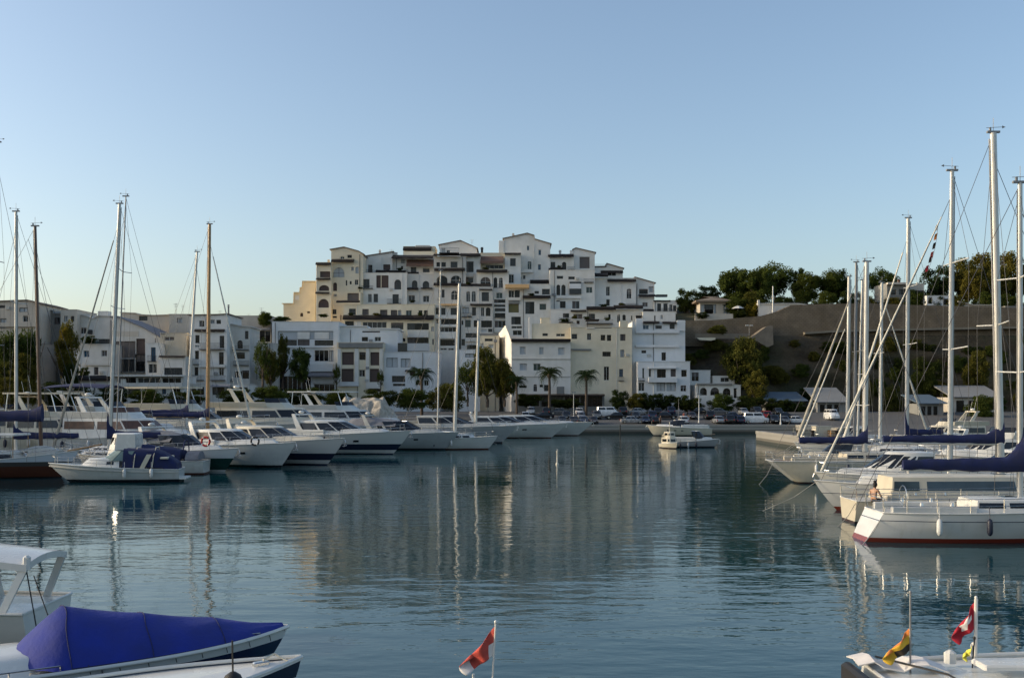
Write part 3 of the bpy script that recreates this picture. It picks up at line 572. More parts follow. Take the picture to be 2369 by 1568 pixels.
# ------------------------------------------------------------------ the lower town on the left
GT = 'houses of the lower town'
def hT(label, Y, x0, x1, top, wins, **k):
    w = k.pop('wall'); k['wall'] = dict(w='n', b='n', g='m', c='q').get(w, w)
    return house(k.pop('name','town_house'), label, 'house', k.pop('fr','Z1'), Y, x0, x1, top, wins, group=GT, **k)
hT('wide grey building with shallow sloping roof at the left frame edge', 226, -160, 284, [(-160,850),(205,836),(284,858)], [(0,48,968,1040,'p'),(168,206,948,992,'d'),(-10,38,872,892,'c'),(140,206,888,920,'p'),(-90,-40,968,1040,'c')], wall='t', depth=14, balc=[(-160,284,1000,1030,.7)])
hT('dark narrow building behind the brown mast', 232, 304, 448, [(304,914),(392,914),(394,936),(448,936)], [(330,370,960,1010,'c'),(400,440,960,1010,'d')], wall='k', depth=9, roofm=W_dark)
hT('plain grey block with a blank upper wall, left of the vaulted roof', 229, 446, 566, 905, [(470,500,950,990,'p'),(520,545,950,990,'c')], wall='t', depth=11)
hT('building with two pale vaulted roofs like shells', 231, 556, 862, [(556,950),(610,945),(655,958),(680,976),(705,958),(730,950),(862,956)], [(584,636,1034,1080,'c'),(695,808,1118,1180,'c'),(640,680,1060,1080,'d')], wall='g', depth=12, boxes=[(720,794,914,948,-2,'w','roof_room'),(654,680,1052,1084,.6,M_black,'water_tank')], roofm=W_grey)
hT('long tan block far back on the left skyline', 246, 895, 1245, [(895,928),(1000,932),(1020,942),(1130,948),(1245,944)], [(1020,1084,950,984,'c')], wall='t', depth=12, ant=[(1258,848,938)], roofm=W_tan)
hT('tan skyline block with two thin aerials, left of the tall white house', 243, 1242, 1398, 938, [(1300,1340,965,1000,'p')], wall='t', depth=12, ant=[(1315,860,938),(1268,846,938)])
hT('warehouse with a long roof sloping down to the right and grey louvred doors', 227, 824, 1178, [(824,962),(866,958),(1060,1040),(1178,1108)], [(835,996,1134,1262,'tx'),(1000,1066,1116,1230,'bx'),(836,990,1264,1358,'c'),(996,1066,1230,1358,'d')], wall='g', depth=14, boxes=[(856,1020,1062,1100,.06,'t','panel')], rails=[(822,1068,1268,1362,.5)], roofm=M_greycan)
hT('white cottage with small blue grey windows left of the louvred warehouse', 221, 548, 812, 1158, [(613,656,1204,1252,'u'),(745,786,1202,1246,'t'),(690,723,1325,1382,'t'),(700,760,1105,1150,'c')], wall='b', depth=9, boxes=[(600,700,1112,1156,-2,P_green,'glass_screen')], balc=[(620,812,1296,1312,.4)])
hT('narrow white house with glazed stair bay right of the louvred warehouse', 222, 1070, 1178, 1150, [(1109,1144,1180,1282,'u'),(1090,1152,1302,1368,'c')], wall='w', depth=8, rails=[(1086,1150,1240,1282,.3)])
hT('beige block with blank upper wall, right of the narrow stair bay house', 225, 1178, 1372, 1076, [(1206,1280,1102,1130,'t')], wall='c', depth=9, boxes=[(1186,1210,1076,1084,.5,'k','ledge')])
hT('low white house with wide shuttered window and brown eave below the beige block', 220, 1174, 1364, 1250, [(1206,1340,1330,1390,'c')], wall='w', depth=5, eaves=[(1174,1364,1240,1254,.7)])
hT('tall white five storey house with narrow dark windows behind the yellow mast', 223, 1394, 1668, [(1394,946),(1600,942),(1668,938)], [(1463,1501,983,1030,'d'),(1548,1580,978,1006,'p'),(1590,1624,978,1008,'d'),(1435,1466,1090,1150,'d'),(1614,1648,1095,1186,'d'),(1433,1462,1205,1266,'d'),(1609,1644,1215,1306,'d'),(1430,1457,1325,1386,'d'),(1609,1644,1330,1387,'d'),(1434,1462,1164,1180,'p')],
   wall='w', depth=12, rails=[(1424,1462,1268,1304,.6),(1420,1500,1386,1420,.7),(1552,1656,1388,1420,.9),(1470,1650,1150,1194,.8)], eaves=[(1434,1652,1046,1066,.5)], balc=[(1470,1660,1310,1326,.8)], chim=[(1650,1660,858,945,M_alud)])
hT('white house with stepped balconies and one arched window right of the tall white house', 226, 1668, 1835, [(1668,1020),(1700,1012),(1790,1030),(1835,1032)], [(1744,1784,1128,1190,'ad'),(1722,1800,1218,1264,'d'),(1722,1778,1354,1404,'d'),(1780,1830,1350,1410,'d'),(1800,1826,1060,1120,'c')], wall='g', depth=9, roofm=W_grey, rails=[(1716,1830,1168,1198,.6),(1720,1830,1280,1310,.5)])
hT('grey flat roofed building with blank wall behind the pale tree', 240, 1640, 1990, 950, [(1830,1880,1040,1130,'t'),(1905,1990,1056,1140,'d'),(1820,1870,1222,1266,'g')], wall='t', depth=10, ant=[(1590,900,945),(1805,926,948),(1898,880,945)], awn=[(1830,1996,1030,1056,1.5,M_greycan)])
hT('grey house with shuttered windows between the tall tree and pale grey flat building', 232, 1830, 2010, 1150, [(1905,1975,1350,1410,'d'),(1840,1890,1350,1415,'d'),(1820,1870,1220,1268,'g')], wall='g', depth=8)
hT('long low harbour office with a glazed veranda across its front', 205, 524, 1352, 1392, [(700,808,1398,1428,'c'),(860,1000,1402,1442,'d'),(1010,1180,1402,1442,'c'),(1190,1330,1402,1442,'d'),(690,700,1440,1500,'d'),(750,768,1505,1540,'c'),(940,1030,1480,1525,'c'),(1066,1120,1484,1524,'d'),(1190,1220,1464,1524,'u'),(1258,1326,1466,1530,'d')], name='harbour_office', wall='g', depth=8, boxes=[(800,1350,1385,1394,1.2,'w','canopy'),(890,930,1412,1446,.3,'w','panel')], balc=[(810,1350,1442,1470,1.2)], eaves=[(570,810,1386,1424,.8)])
hT('white waterfront cafe with dark terrace openings at the foot of the left trees', 208, 1392, 1830, 1452, [(1405,1440,1468,1530,'d'),(1450,1500,1470,1530,'d'),(1560,1650,1472,1530,'d'),(1690,1820,1472,1535,'d')], name='cafe', wall='g', depth=7, awn=[(1560,1700,1452,1472,1.4,M_greycan)])
hT('grey balconied block with long white slab, behind the left frame trees', 222, -150, 290, 1150, [(-100,60,1200,1260,'d'),(80,270,1180,1262,'c')], wall='k', depth=8, balc=[(-150,280,1262,1280,.8,'w')])
# ------------------------------------------------------------------ the cliff and hill on the right
def wall_mat():
    m = mat('old concrete', (.195,.150,.102), .95, var=.3, scale=.35, streak=.95); nt = m.node_tree; p = next(n for n in nt.nodes if n.type == 'BSDF_PRINCIPLED')
    tc = nt.nodes.new("ShaderNodeTexCoord"); sp = nt.nodes.new("ShaderNodeSeparateXYZ"); cb = nt.nodes.new("ShaderNodeCombineXYZ"); nt.links.new(tc.outputs['Object'], sp.inputs[0]); nt.links.new(sp.outputs[0], cb.inputs[0]); nt.links.new(sp.outputs[2], cb.inputs[1])
    br = nt.nodes.new("ShaderNodeTexBrick"); nt.links.new(cb.outputs[0], br.inputs[0]); br.inputs['Scale'].default_value = .55; br.inputs['Mortar Size'].default_value = .035; br.inputs['Color1'].default_value = (1,1,1,1); br.inputs['Color2'].default_value = (.72,.70,.66,1); br.inputs['Mortar'].default_value = (.35,.33,.3,1)
    src = p.inputs['Base Color'].links[0].from_socket; nt.links.new(mixc(nt, .5, src, br.outputs[0], 'MULTIPLY'), p.inputs['Base Color']); return m
def build_hill():
    m, nt, p, out = nodes_of('dark cliff rock')
    a = noise(nt, .16, 6, (1, 1, 1.6)); b = noise(nt, .07, 4); c = noise(nt, 1.6, 5)
    cc = mixc(nt, ramp(nt, a, .35, .7), (.034,.025,.015), (.095,.070,.040)); cc = mixc(nt, ramp(nt, b, .48, .62, 0, .75), cc, (.035,.040,.016)); cc = mixc(nt, ramp(nt, c, .45, .75, 0, .4), cc, (.09,.075,.05))
    nt.links.new(cc, p.inputs['Base Color']); p.inputs['Roughness'].default_value = .95; bump(nt, p, c, .3, .8)
    # face from foot to the wall, a bench behind the wall, then the wooded hill top
    mb = MB(); n = 60; m2 = 13; rr = random.Random(5); x0, x1 = 38, 330; rows = []
    for j in range(m2+1):
        s = j/m2; row = []
        for i in range(n+1):
            x = x0+(x1-x0)*i/n; w = math.sin(i*.9+j*.5)*.9+math.sin(i*.37+j*1.3)*1.2+rr.uniform(-.6,.6)
            lo = max(0, min(1, (58-x)/14))                       # near the houses the rock comes forward in a spur
            y = 240+5.0*s+w*math.sin(math.pi*s)*.9-lo*3*math.sin(math.pi*min(1, s*1.2)); z = 3.2+(22.0-3.2)*(s**.9)-lo*5*s
            row.append((x, y, z))
        rows.append(row)
    mb.loft(rows, closed=False, cap0=False, cap1=False)
    top = [[(x, y, z) for x, y, z in rows[-1]], [(p_[0], 252, 23.5) for p_ in rows[-1]]]
    mb.loft(top, closed=False, cap0=False, cap1=False)
    tag(part('cliff', mb, m, smooth=60), kind='structure')
    h = MB(); rows = []
    for (y, z) in ((250.3, 24.6), (256, 27.5), (262, 29.5), (272, 31), (290, 33), (320, 33), (400, 30)):
        rows.append([(x0+2+(x1-x0)*i/n, y, z+.5*math.sin(i*.8+y)+.02*(min(i,30)*4)) for i in range(n+1)])
    h.loft(rows, closed=False, cap0=False, cap1=False)
    tag(part('hill', h, mat('hill scrub', (.055,.055,.028), .95, var=.4, scale=.5, bumpd=.15), smooth=60), kind='structure')
    # concrete retaining wall along the brow
    Y = 246.2; q = MB(); top = [(1583,741),(1640,741),(1700,736),(1760,731),(1800,720),(1830,706),(1900,703),(2010,701),(2110,705),(2230,708),(2369,712),(2700,712)]
    pts = [(X(px,Y), Z(py,Y)) for px, py in top]; zb = Z(782, Y)
    for i in range(len(pts)-1):
        (xa, za), (xb, zb2) = pts[i], pts[i+1]
        q.add([(xa,Y,zb-2),(xb,Y,zb-2),(xb,Y+.3,zb2),(xa,Y+.3,za),(xa,Y+5,za),(xb,Y+5,zb2)], [(0,1,2,3),(3,2,5,4)])
    r = thing('retaining_wall', 'long grey brown concrete retaining wall along the brow of the cliff', 'wall', (pts[3][0],Y,zb-2), world=True)
    part('wall_face', q, wall_mat(), r)
    q = MB(); q.loft([[(X(px,Y-.6),y,z) for y, z in ((Y-1.6,Z(py,Y)),(Y-1.6,Z(py,Y)+.5),(Y+.1,Z(py,Y)+.55),(Y+.1,Z(py,Y)-.1))] for px, py in ((1860,774),(1920,770),(2020,767),(2110,765),(2230,763),(2330,761),(2600,760))])
    part('ledge', q, mat('pale concrete', (.22,.19,.145), .9, var=.15, scale=1, streak=.4), r)
    # curved ramp wall and little terrace below it
    Y2 = 242; q = MB(); prof = [(868,768),(905,742),(940,715),(985,682),(1020,670),(1042,672),(1046,820),(1000,842),(930,800)]
    ring = [(X(fx('Z8',a),Y2), Z(fy('Z8',b),Y2)) for a, b in prof]; q.loft([[(x,Y2,z) for x, z in ring],[(x,Y2+5,z) for x, z in ring]])
    tag(part('ramp_wall', q, mat('rendered ramp', (.20,.165,.125), .95, var=.2, scale=.7, streak=.6)), 'curved tan wing wall climbing the dark cliff above the ivy tree', 'wall')
    q = MB(); q.loft([[(X(fx('Z8',a),Y3),Y3,Z(fy('Z8',b),242)) for a, b in ((445,768),(592,768),(590,782),(560,790),(470,786))] for Y3 in (240.5, 246)])
    tag(part('terrace_slab', q, W_warm), 'small pale terrace slab on the cliff right of the cool white corner block', 'terrace')
    q = MB(); q.box(X(fx('Z8',446),241),X(fx('Z8',870),241),243,243.3,Z(fy('Z8',770),241),Z(fy('Z8',728),241)); tag(part('terrace_wall', q, MATS['rendered ramp']), 'low brown terrace wall on the cliff beside the curved ramp', 'wall')
build_hill()
GH = 'buildings on the hill'
def hH(name, label, *a, **k): return house(name, label, 'building', *a, group=GH, **k)
hH('hill_house', 'long low white house on the retaining wall below the umbrella trees', 'Z8', 251.5, 930, 1360, [(930,503),(1240,503),(1360,520)], [(1212,1238,528,552,'d')], wall='w', depth=8, base=640, roofm=W_white, boxes=[(918,936,472,515,.5,'w','chimney')], rails=[(940,1350,474,500,-4.0)])
def pavilion():
    Y = 255; a, b = X(fx('Z8',470),Y), X(fx('Z8',672),Y); z0, z1, z2 = Z(fy('Z8',620),Y), Z(fy('Z8',486),Y), Z(fy('Z8',430),Y)
    r = thing('hill_pavilion', 'grey pavilion with a low hipped roof between the trees, left end of the hill', 'building', ((a+b)/2,Y,z0), 0, GH, world=True)
    ops = [(a+1.2,a+3.4,z1-3.2,z1-.6,'c'),(a+6,a+9,z1-3.4,z1-.6,'p'),(b-6.2,b-2.4,z1-3.4,z1-.6,'p')]; q = MB(); facade(q, a, b, z0-3, z1, Y, ops)
    q.add([(a,Y,z0-3),(a,Y+9,z0-3),(a,Y+9,z1),(a,Y,z1)],[(0,1,2,3)]); q.add([(b,Y,z0-3),(b,Y+9,z0-3),(b,Y+9,z1),(b,Y,z1)],[(0,1,2,3)]); q.add([(a,Y+9,z0-3),(b,Y+9,z0-3),(b,Y+9,z1),(a,Y+9,z1)],[(0,1,2,3)])
    part('wall', q, W_tan, r, recalc=False)
    for o in ops: window(r, o, Y)
    q = MB(); e = 1.2; q.loft([[(a-e,Y-e,z1-.1),(b+e,Y-e,z1-.1),(b+e,Y+9+e,z1-.1),(a-e,Y+9+e,z1-.1)],[(a-e,Y-e,z1+.35),(b+e,Y-e,z1+.35),(b+e,Y+9+e,z1+.35),(a-e,Y+9+e,z1+.35)],[(a+5,Y+4,z2),(b-5,Y+4,z2),(b-5,Y+5,z2),(a+5,Y+5,z2)]])
    part('roof', q, mat('pale tiles', (.21,.165,.12), .85, var=.25, scale=4, bumpd=.03), r)
    q = MB(); q.box(a-2,b+1,Y-4,Y-3.7,z0-2.5,z0+1.0); part('parapet', q, W_tan, r, recalc=False)
pavilion()
hH('hill_house', 'dark house with broad flat eaves on the hill right of the mast cluster', 'Z9', 256, 808, 962, 338, [(820,880,390,430,'d'),(900,952,385,430,'d')], wall='k', base=540, depth=9, boxes=[(800,966,336,352,1.2,'t','eaves')], rails=[(700,960,440,490,1.0)], chim=[(926,942,298,345,M_rattan)])
hH('hill_house', 'grey house with dark tiled roof beside the broad flat eaves house', 'Z9', 258, 964, 1096, 345, [(985,1030,440,475,'d'),(1050,1085,440,475,'d')], wall='t', base=540, depth=9, eaves=[(964,1096,395,425,1.2)], chim=[(1072,1088,326,350)])
hH('hill_house', 'small white cube house between the two dark round trees on the hill', 'Z9', 253, 1120, 1292, 438, [(1130,1162,450,500,'d'),(1250,1288,460,510,'d')], wall='b', base=560, depth=8)
hH('hill_house', 'low grey wall house beneath the large tree group at right edge of hill', 'Z9', 252, 1372, 1680, [(1372,488),(1480,512),(1680,516)], [(1460,1490,520,530,'p')], wall='t', base=640, depth=6, roofm=W_tan)
hH('hill_house', 'grey building partly hidden behind the two tallest masts at the right edge', 'Z9', 250, 1735, 1960, 520, [(1740,1790,540,600,'c'),(1800,1850,540,600,'d'),(1740,1860,640,720,'c')], wall='k', base=900, depth=7)
# sheds at the foot of the cliff
GS = 'sheds at the foot of the cliff'
def shed(label, fr, Y, x0, x1, yt, ye, yb, wall, roof):
    a, b = X(fx(fr,x0),Y), X(fx(fr,x1),Y); z1, z2, z0 = Z(fy(fr,ye),Y), Z(fy(fr,yt),Y), ground_z(Y)-.3
    r = thing('boat_shed', label, 'shed', ((a+b)/2,Y,z0), 0, GS, world=True)
    q = MB(); q.box(a,b,Y,Y+8,z0,z1-.01); part('wall', q, wall, r, recalc=False)
    q = MB(); q.loft([[(x,Y-.9,z1-.05),(x,Y-.9,z1+.12),(x,Y+8.6,z2+.1),(x,Y+8.6,z2-.1)] for x in (a-.6, (a+b)/2, b+.6)]); part('roof', q, roof, r)
    q = MB(); w = (b-a)/4
    for i in range(3): q.box(a+w*(i+.35), a+w*(i+1.0), Y-.03, Y-.004, z0, z0+(z1-z0)*.8)
    part('door', q, P_dark, r, recalc=False)
M_palesheet = mat('pale sheet roof', (.22,.22,.215), .7, var=.08, scale=.8, streak=.3)
M_bluesheet = mat('blue grey sheet roof', (.10,.14,.18), .6, var=.15, scale=.8, streak=.3)
shed('long shed with a blue grey sheet roof left of leaning furled sails', 'Z8', 226, 1000, 1290, 1190, 1262, 1340, W_dark, M_bluesheet)
shed('shed with a big pale sloping sheet roof behind the white van', 'Z9', 222, 262, 486, 1155, 1272, 1380, W_dark, M_palesheet)
shed('small grey shed with pitched roof between the two middle masts', 'Z9', 215, 1060, 1250, 1212, 1282, 1400, W_dark, M_bluesheet)
shed('wide pale shed with tall blank wall behind the green hedge at right', 'Z9', 223, 1318, 1690, 1138, 1232, 1400, W_tan, M_palesheet)

# ------------------------------------------------------------------ trees and plants
def crown_mesh(name, seed, shape, nleaf, leaf, m, clumps=34):
    r = random.Random(seed); vs = []; fs = []; cl = []
    for i in range(clumps):
        while True:
            p = Vector((r.uniform(-1,1), r.uniform(-1,1), r.uniform(-1,1)))
            if .35 < p.length < 1: break
        if shape == 'dome': p.z = p.z*.9-.02; k = 1+.12*p.z; p.x *= k; p.y *= k
        if shape == 'cone': k = max(.18, 1-(p.z+1)/2.1); p.x *= k; p.y *= k
        if shape == 'umbrella': p.z = abs(p.z)*.75-.15
        if shape == 'ragged': p *= r.uniform(.7, 1.12)
        cl.append((p*.43, r.uniform(.09, .17)*(1.15 if shape == 'umbrella' else 1)))
    for i in range(nleaf):
        c, rad_ = cl[r.randrange(len(cl))]
        d = Vector((r.gauss(0,1), r.gauss(0,1), r.gauss(0,1))); d.normalize(); d *= rad_*(r.random()**.45); d.z *= .8
        p = c+d+Vector((0,0,.5)); n = Vector((r.gauss(0,1), r.gauss(0,1), r.gauss(.4,1))).normalized()
        u = n.orthogonal().normalized(); u = Matrix.Rotation(r.uniform(0,6.28), 3, n) @ u; w = n.cross(u); s = leaf*r.uniform(.6,1.35); o = len(vs)
        vs += [tuple(p-u*s), tuple(p+w*s*.5), tuple(p+u*s), tuple(p-w*s*.5)]; fs.append((o,o+1,o+2,o+3))
    mb = MB(); mb.v = vs; mb.f = fs; mb.m = [0]*len(fs)
    me = bpy.data.meshes.new(name); me.from_pydata(vs, [], fs); me.materials.append(m); return me, cl
def trunk_mesh(name, cl, seed, frac):
    # unit tree: trunk to height frac, limbs into the crown that spans frac*.75 .. 1
    r = random.Random(seed); mb = MB(); mb.tube([(0,0,-.06),(.012,.005,frac*.4),(-.008,.01,frac*.8),(.01,0,frac+.12)], .032, 7, .018)
    for c, rr in r.sample(cl, min(9, len(cl))):
        z = frac*.8+(c.z+.5)*(1-frac*.8); e = Vector((c.x*.95, c.y*.95, z)); s = Vector((.0,.0,frac*r.uniform(.75,1.05))); mid = s.lerp(e,.5)+Vector((0,0,-.03))
        mb.tube([s, mid, e], .014, 5, .004)
    me = bpy.data.meshes.new(name); me.from_pydata(mb.v, [], mb.f); me.materials.append(M_bark); return me
CR = {}
for key, shape, nl, lf, m, fr in (('olive','round',9000,.026,L_olive,.16),('green','dome',10000,.025,L_green,.12),('dark','dome',10000,.024,L_dark,.12),('umbrella','dome',10000,.024,L_green,.26),
                             ('ragged','ragged',7000,.026,L_olive,.2),('thin','ragged',4200,.026,L_green,.3),('yellow','round',5000,.028,L_yell,.2)):
    me, cl = crown_mesh('crown', sum(map(ord,key)), shape, nl, lf, m, 60); CR[key] = (me, trunk_mesh('trunk', cl, len(key), fr), fr)
def tree(label, kind, fr, cx, top, base, w, Y, gz=None, group=None, name='tree', cat='tree'):
    cme, tme, fr_ = CR[kind]; zb = Z(fy(fr,base),Y) if gz is None else gz; zt = Z(fy(fr,top),Y); H = zt-zb; Wd = w*FR[fr][2]*Y/F
    root = thing(name, label, cat, (X(fx(fr,cx),Y), Y, zb), R.uniform(0,6.28), group)
    t = bpy.data.objects.new('trunk', tme); col.objects.link(t); t.parent = root; t.scale = (H*.9, H*.9, H)
    c = bpy.data.objects.new('crown', cme); col.objects.link(c); c.parent = root
    z0 = fr_*.8*H; c.location = (0,0,z0); c.scale = (Wd*1.2, Wd*R.uniform(.95,1.15), (H-z0)*1.17); c.location[2] = z0-(H-z0)*.07
    return root
def bush(label, kind, fr, cx, top, base, w, Y, gz=None, group=None, name='bush', cat='bush'):
    cme = CR[kind][0]; zb = Z(fy(fr,base),Y) if gz is None else gz; H = Z(fy(fr,top),Y)-zb; Wd = w*FR[fr][2]*Y/F
    o = bpy.data.objects.new(name, cme); col.objects.link(o); o.location = (X(fx(fr,cx),Y), Y, zb-H*.12); o.scale = (Wd*1.12, max(2, min(Wd, 5)), H*1.18); o.rotation_euler[2] = R.choice([0, 3.14])
    return tag(o, label, cat, group)
TH = 'trees on the hill'
for a in [('small dark tree at the left end of the hill, next to the white complex','dark','Z8',372,378,600,170,262),
          ('low round tree behind the hipped pavilion roof','dark','Z8',540,354,520,180,272),
          ('broad green tree just right of the hipped pavilion','green','Z8',742,222,600,290,266),
          ('tallest umbrella pine on the hill','umbrella','Z8',1060,164,520,330,272),
          ('round green tree in front of the tallest umbrella pine','green','Z8',930,215,560,240,262),
          ('small dark crown peeping out right of the tallest umbrella pine','dark','Z8',1232,214,480,120,276),
          ('green tree standing over the right end of the long white hill house','green','Z8',1310,252,510,230,264),
          ('brownish umbrella tree with a visible slim trunk above the retaining wall','umbrella','Z8',1475,226,505,230,266),
          ('dark pine behind the leaning furled sail','dark','Z9',420,228,500,180,268),
          ('grey green round tree left of the broad eaved hill house','umbrella','Z9',770,214,480,220,270),
          ('dark round tree right of the grey tiled hill house','dark','Z9',1205,190,520,210,262),
          ('left tree of the large group behind the tall mast pair','olive','Z9',1425,146,520,200,262),
          ('tallest tree of the large group behind the tall mast pair','olive','Z9',1590,112,520,260,266),
          ('tree filling the gap right of the tallest masts','olive','Z9',1800,96,540,230,262),
          ('tree beyond the right frame edge on the hill','olive','Z9',2010,100,540,240,266),
          ('bushy tree low in front of the large group at right','olive','Z9',1500,240,530,220,257),
          ('dense low tree under the tallest of the large group','olive','Z9',1660,220,530,200,258),
          ('dark tree deep behind the round green hill tree','dark','Z8',840,240,560,260,276)]:
    tree(*a, group=TH)
bush('bright yellow green shrub left of the long white hill house','yellow','Z8',880,484,600,110,253)
bush('low dark shrub in front of the hipped pavilion','dark','Z8',480,560,615,110,251)
bush('dark shrub beside the white parasol on the hill','dark','Z8',770,545,612,130,252)
bush('grey green shrub on the cliff terrace','olive','Z8',605,664,742,150,243.5)
for a in [('tall olive tree climbing the cliff face behind the arcade','olive','Z8',800,770,1240,300,236),('bright olive tree right of the arcade','ragged','Z8',920,1020,1330,190,229)]: tree(*a, group='trees at the foot of the cliff')
for i, (cx, t, b, w, k, lab) in enumerate([(1505,862,1170,200,'olive','dark thicket on the cliff foot left of the tallest mast'),(640,1000,1300,120,'olive','green thicket between the two mast clusters'),(840,1130,1380,170,'ragged','ragged thicket behind the crossed spars'),(1120,900,1240,260,'dark','dark ivy mass on the cliff between the middle masts')]):
    bush(lab, k, 'Z9', cx, t, b, w, 233, group='thickets on the cliff foot')
bush('clipped green hedge in front of the wide pale shed','green','Z9',1560,1206,1410,270,212,name='hedge',cat='hedge')
GB = 'bushes behind the car park'
for a in [('dark bush beside the blue window of the cream flank block','dark','Z7',1640,806,1010,180,227.5),('tall olive bush left of the projecting lower block','olive','Z7',1800,850,1012,170,226.5),('broad dark bush in front of the projecting lower block','dark','Z7',1930,838,1015,200,227),
          ('dense bush below the rounded bay','dark','Z7',2085,846,1015,210,227.6),('dark bush right of the rounded bay','dark','Z7',2240,862,1015,200,226.6),
          ('rounded clipped bush before the arcade arches','green','Z8',640,1196,1345,220,226),('dark bush right of the rounded clipped bush','dark','Z8',860,1212,1350,240,225.6),('dark bush by the left end of the blue grey shed','dark','Z8',1080,1232,1352,220,225.2),('grey bush under the flat canopy left of the arcade','dark','Z8',400,1230,1345,190,226.3),('low dark bush nearest to leaning furled sails','dark','Z8',1220,1262,1360,170,225),
          ('black hedge left of the first palm','dark','Z7',740,850,985,260,226),('low dark hedge between the two palms','dark','Z7',1100,900,1000,330,227)]:
    bush(*a, group=GB)
TQ = 'trees along the quay'
for a in [('tall dense tree right of the thick white mast','olive','Z7',335,408,960,290,222),('round olive tree left of the first palm','olive','Z7',505,520,960,240,221),('loose green tree between the two mid masts','thin','Z7',140,556,960,240,223),
          ]: tree(*a, group=TQ)
for a in [('slim tall tree with ivy before the deep balcony recess','ragged','Z4',205,352,1000,190,229),('round crowned tree right of the slim ivy tree','green','Z4',430,520,1000,290,227),('small umbrella shaped tree at the left corner of the pale grey building','umbrella','Z4',55,585,960,180,226),('thin creeper tree on the left pier of the portal front','thin','Z4',890,740,1060,110,231),('thin creeper tree on the right pier of the portal front','thin','Z4',1445,810,1060,90,231)]:
    tree(*a, group=TQ)
for a in [('wide pale green tree at the left frame edge','green','Z1',60,1060,1560,300,200),('green tree behind the brown mast','green','Z1',215,1040,1560,190,204),('dark tree with yellow blossoms left of the shell roofs','ragged','Z1',500,990,1560,160,206),('dark undergrowth tree between the white and brown masts','olive','Z1',180,1230,1570,200,196),('low dark tree at the bottom left frame edge','olive','Z1',20,1290,1570,180,195),('slim dark tree left of the harbour office','dark','Z1',520,1295,1560,100,203),
          ('pale feathery tree beside the grey shuttered house','thin','Z1',1930,1135,1480,130,214),('dark tree behind the pale feathery tree','ragged','Z1',1990,1200,1500,140,217),('dark round tree in front of the white cottage','dark','Z1',620,1322,1420,70,214)]:
    tree(*a, group='trees of the lower town')
bush('yellow flowering vine on the dark town tree','yellow','Z1',470,1025,1120,60,203)
bush('roof garden tree with bright leaves left of the pale grey building','green','Z1',1945,912,1020,110,239)
bush('low roof garden shrubs on the pale grey building','green','Z1',2070,950,1002,140,240)
bush('potted greenery on the terrace under the stacked loggias','dark','C',605,928,968,110,252)
bush('potted plants on the green glazed roof terrace','dark','Z1',650,1090,1150,110,219)
bush('climbing plant by the roof terrace railing','dark','Z6',1190,975,1020,110,252)
def palm_proto():
    r = random.Random(3); t = MB(); pts = [(0,0,-.3),(.05,0,2),(.0,.05,4),(.08,0,6)]; t.tube(pts, .23, 9, .17)
    for i in range(16): z = .3+i*.36; t.torus((.05,0,z), .2-.003*i, .03, 'z', 9, 4)
    f = MB()
    for k in range(46):
        a = k*2.4+r.uniform(-.3,.3); el = r.uniform(-.35,1.4); L = r.uniform(2.1,3.1); d = Vector((math.cos(a),math.sin(a),0)); p = Vector((.08,0,6.0)); n = 9; pts = []; e = el
        for i in range(n+1):
            pts.append(p.copy()); p = p+(d*math.cos(e)+Vector((0,0,math.sin(e))))*L/n; e -= .20+.02*i
        side = Vector((-d.y,d.x,0))
        for i in range(1, n):
            for s in (-1, 1):
                for q in (0, .5):
                    b = pts[i].lerp(pts[i+1], q); l = .62*math.sin(math.pi*(.12+.85*(i+q)/n)); o = len(f.v); dn = Vector((0,0,-.35*l)); fw = (pts[i+1]-pts[i]).normalized()*l*.45
                    f.add([b, b+side*s*l*.5+dn*.35+fw*.5+Vector((0,0,.03)), b+side*s*l+dn+fw, b+side*s*l*.45+dn*.35+fw*.2], [(0,1,2,3)])
        f.tube(pts, .025, 3, .008)
    h = MB(); h.ell((.08,0,5.75), .36, .36, .45, 10, 6)
    return t, f, h
pt, pf, ph = palm_proto()
def palm(label, px, top, Y, src=None, s=1.0):
    r = src and copy_tree(src) or thing('palm_tree', label, 'palm', (0,0,0), 0, 'palms on the quay')
    if not src: part('trunk', pt, M_bark, r, smooth=60); part('crown', pf, L_palm, r, recalc=False); part('crown_heart', ph, M_bark, r, smooth=60)
    g = ground_z(Y); r.location = (X(px,Y),Y,g); s = (Z(top,Y)-g)/8.0; r.scale = (s,s,s); r.rotation_euler[2] = px; r['label'] = label; return r
p0 = palm('palm with upright crown against the white wall, left of the other palm', 1272, 834, 216)
palm('palm with wide drooping fronds standing before the cream flank block', 1356, 842, 214, p0)
palm('small grey green palm beside the round olive tree', 1196, 858, 218, p0)
palm('dark palm in front of the low white building, left of the mid masts', 976, 836, 210, p0)

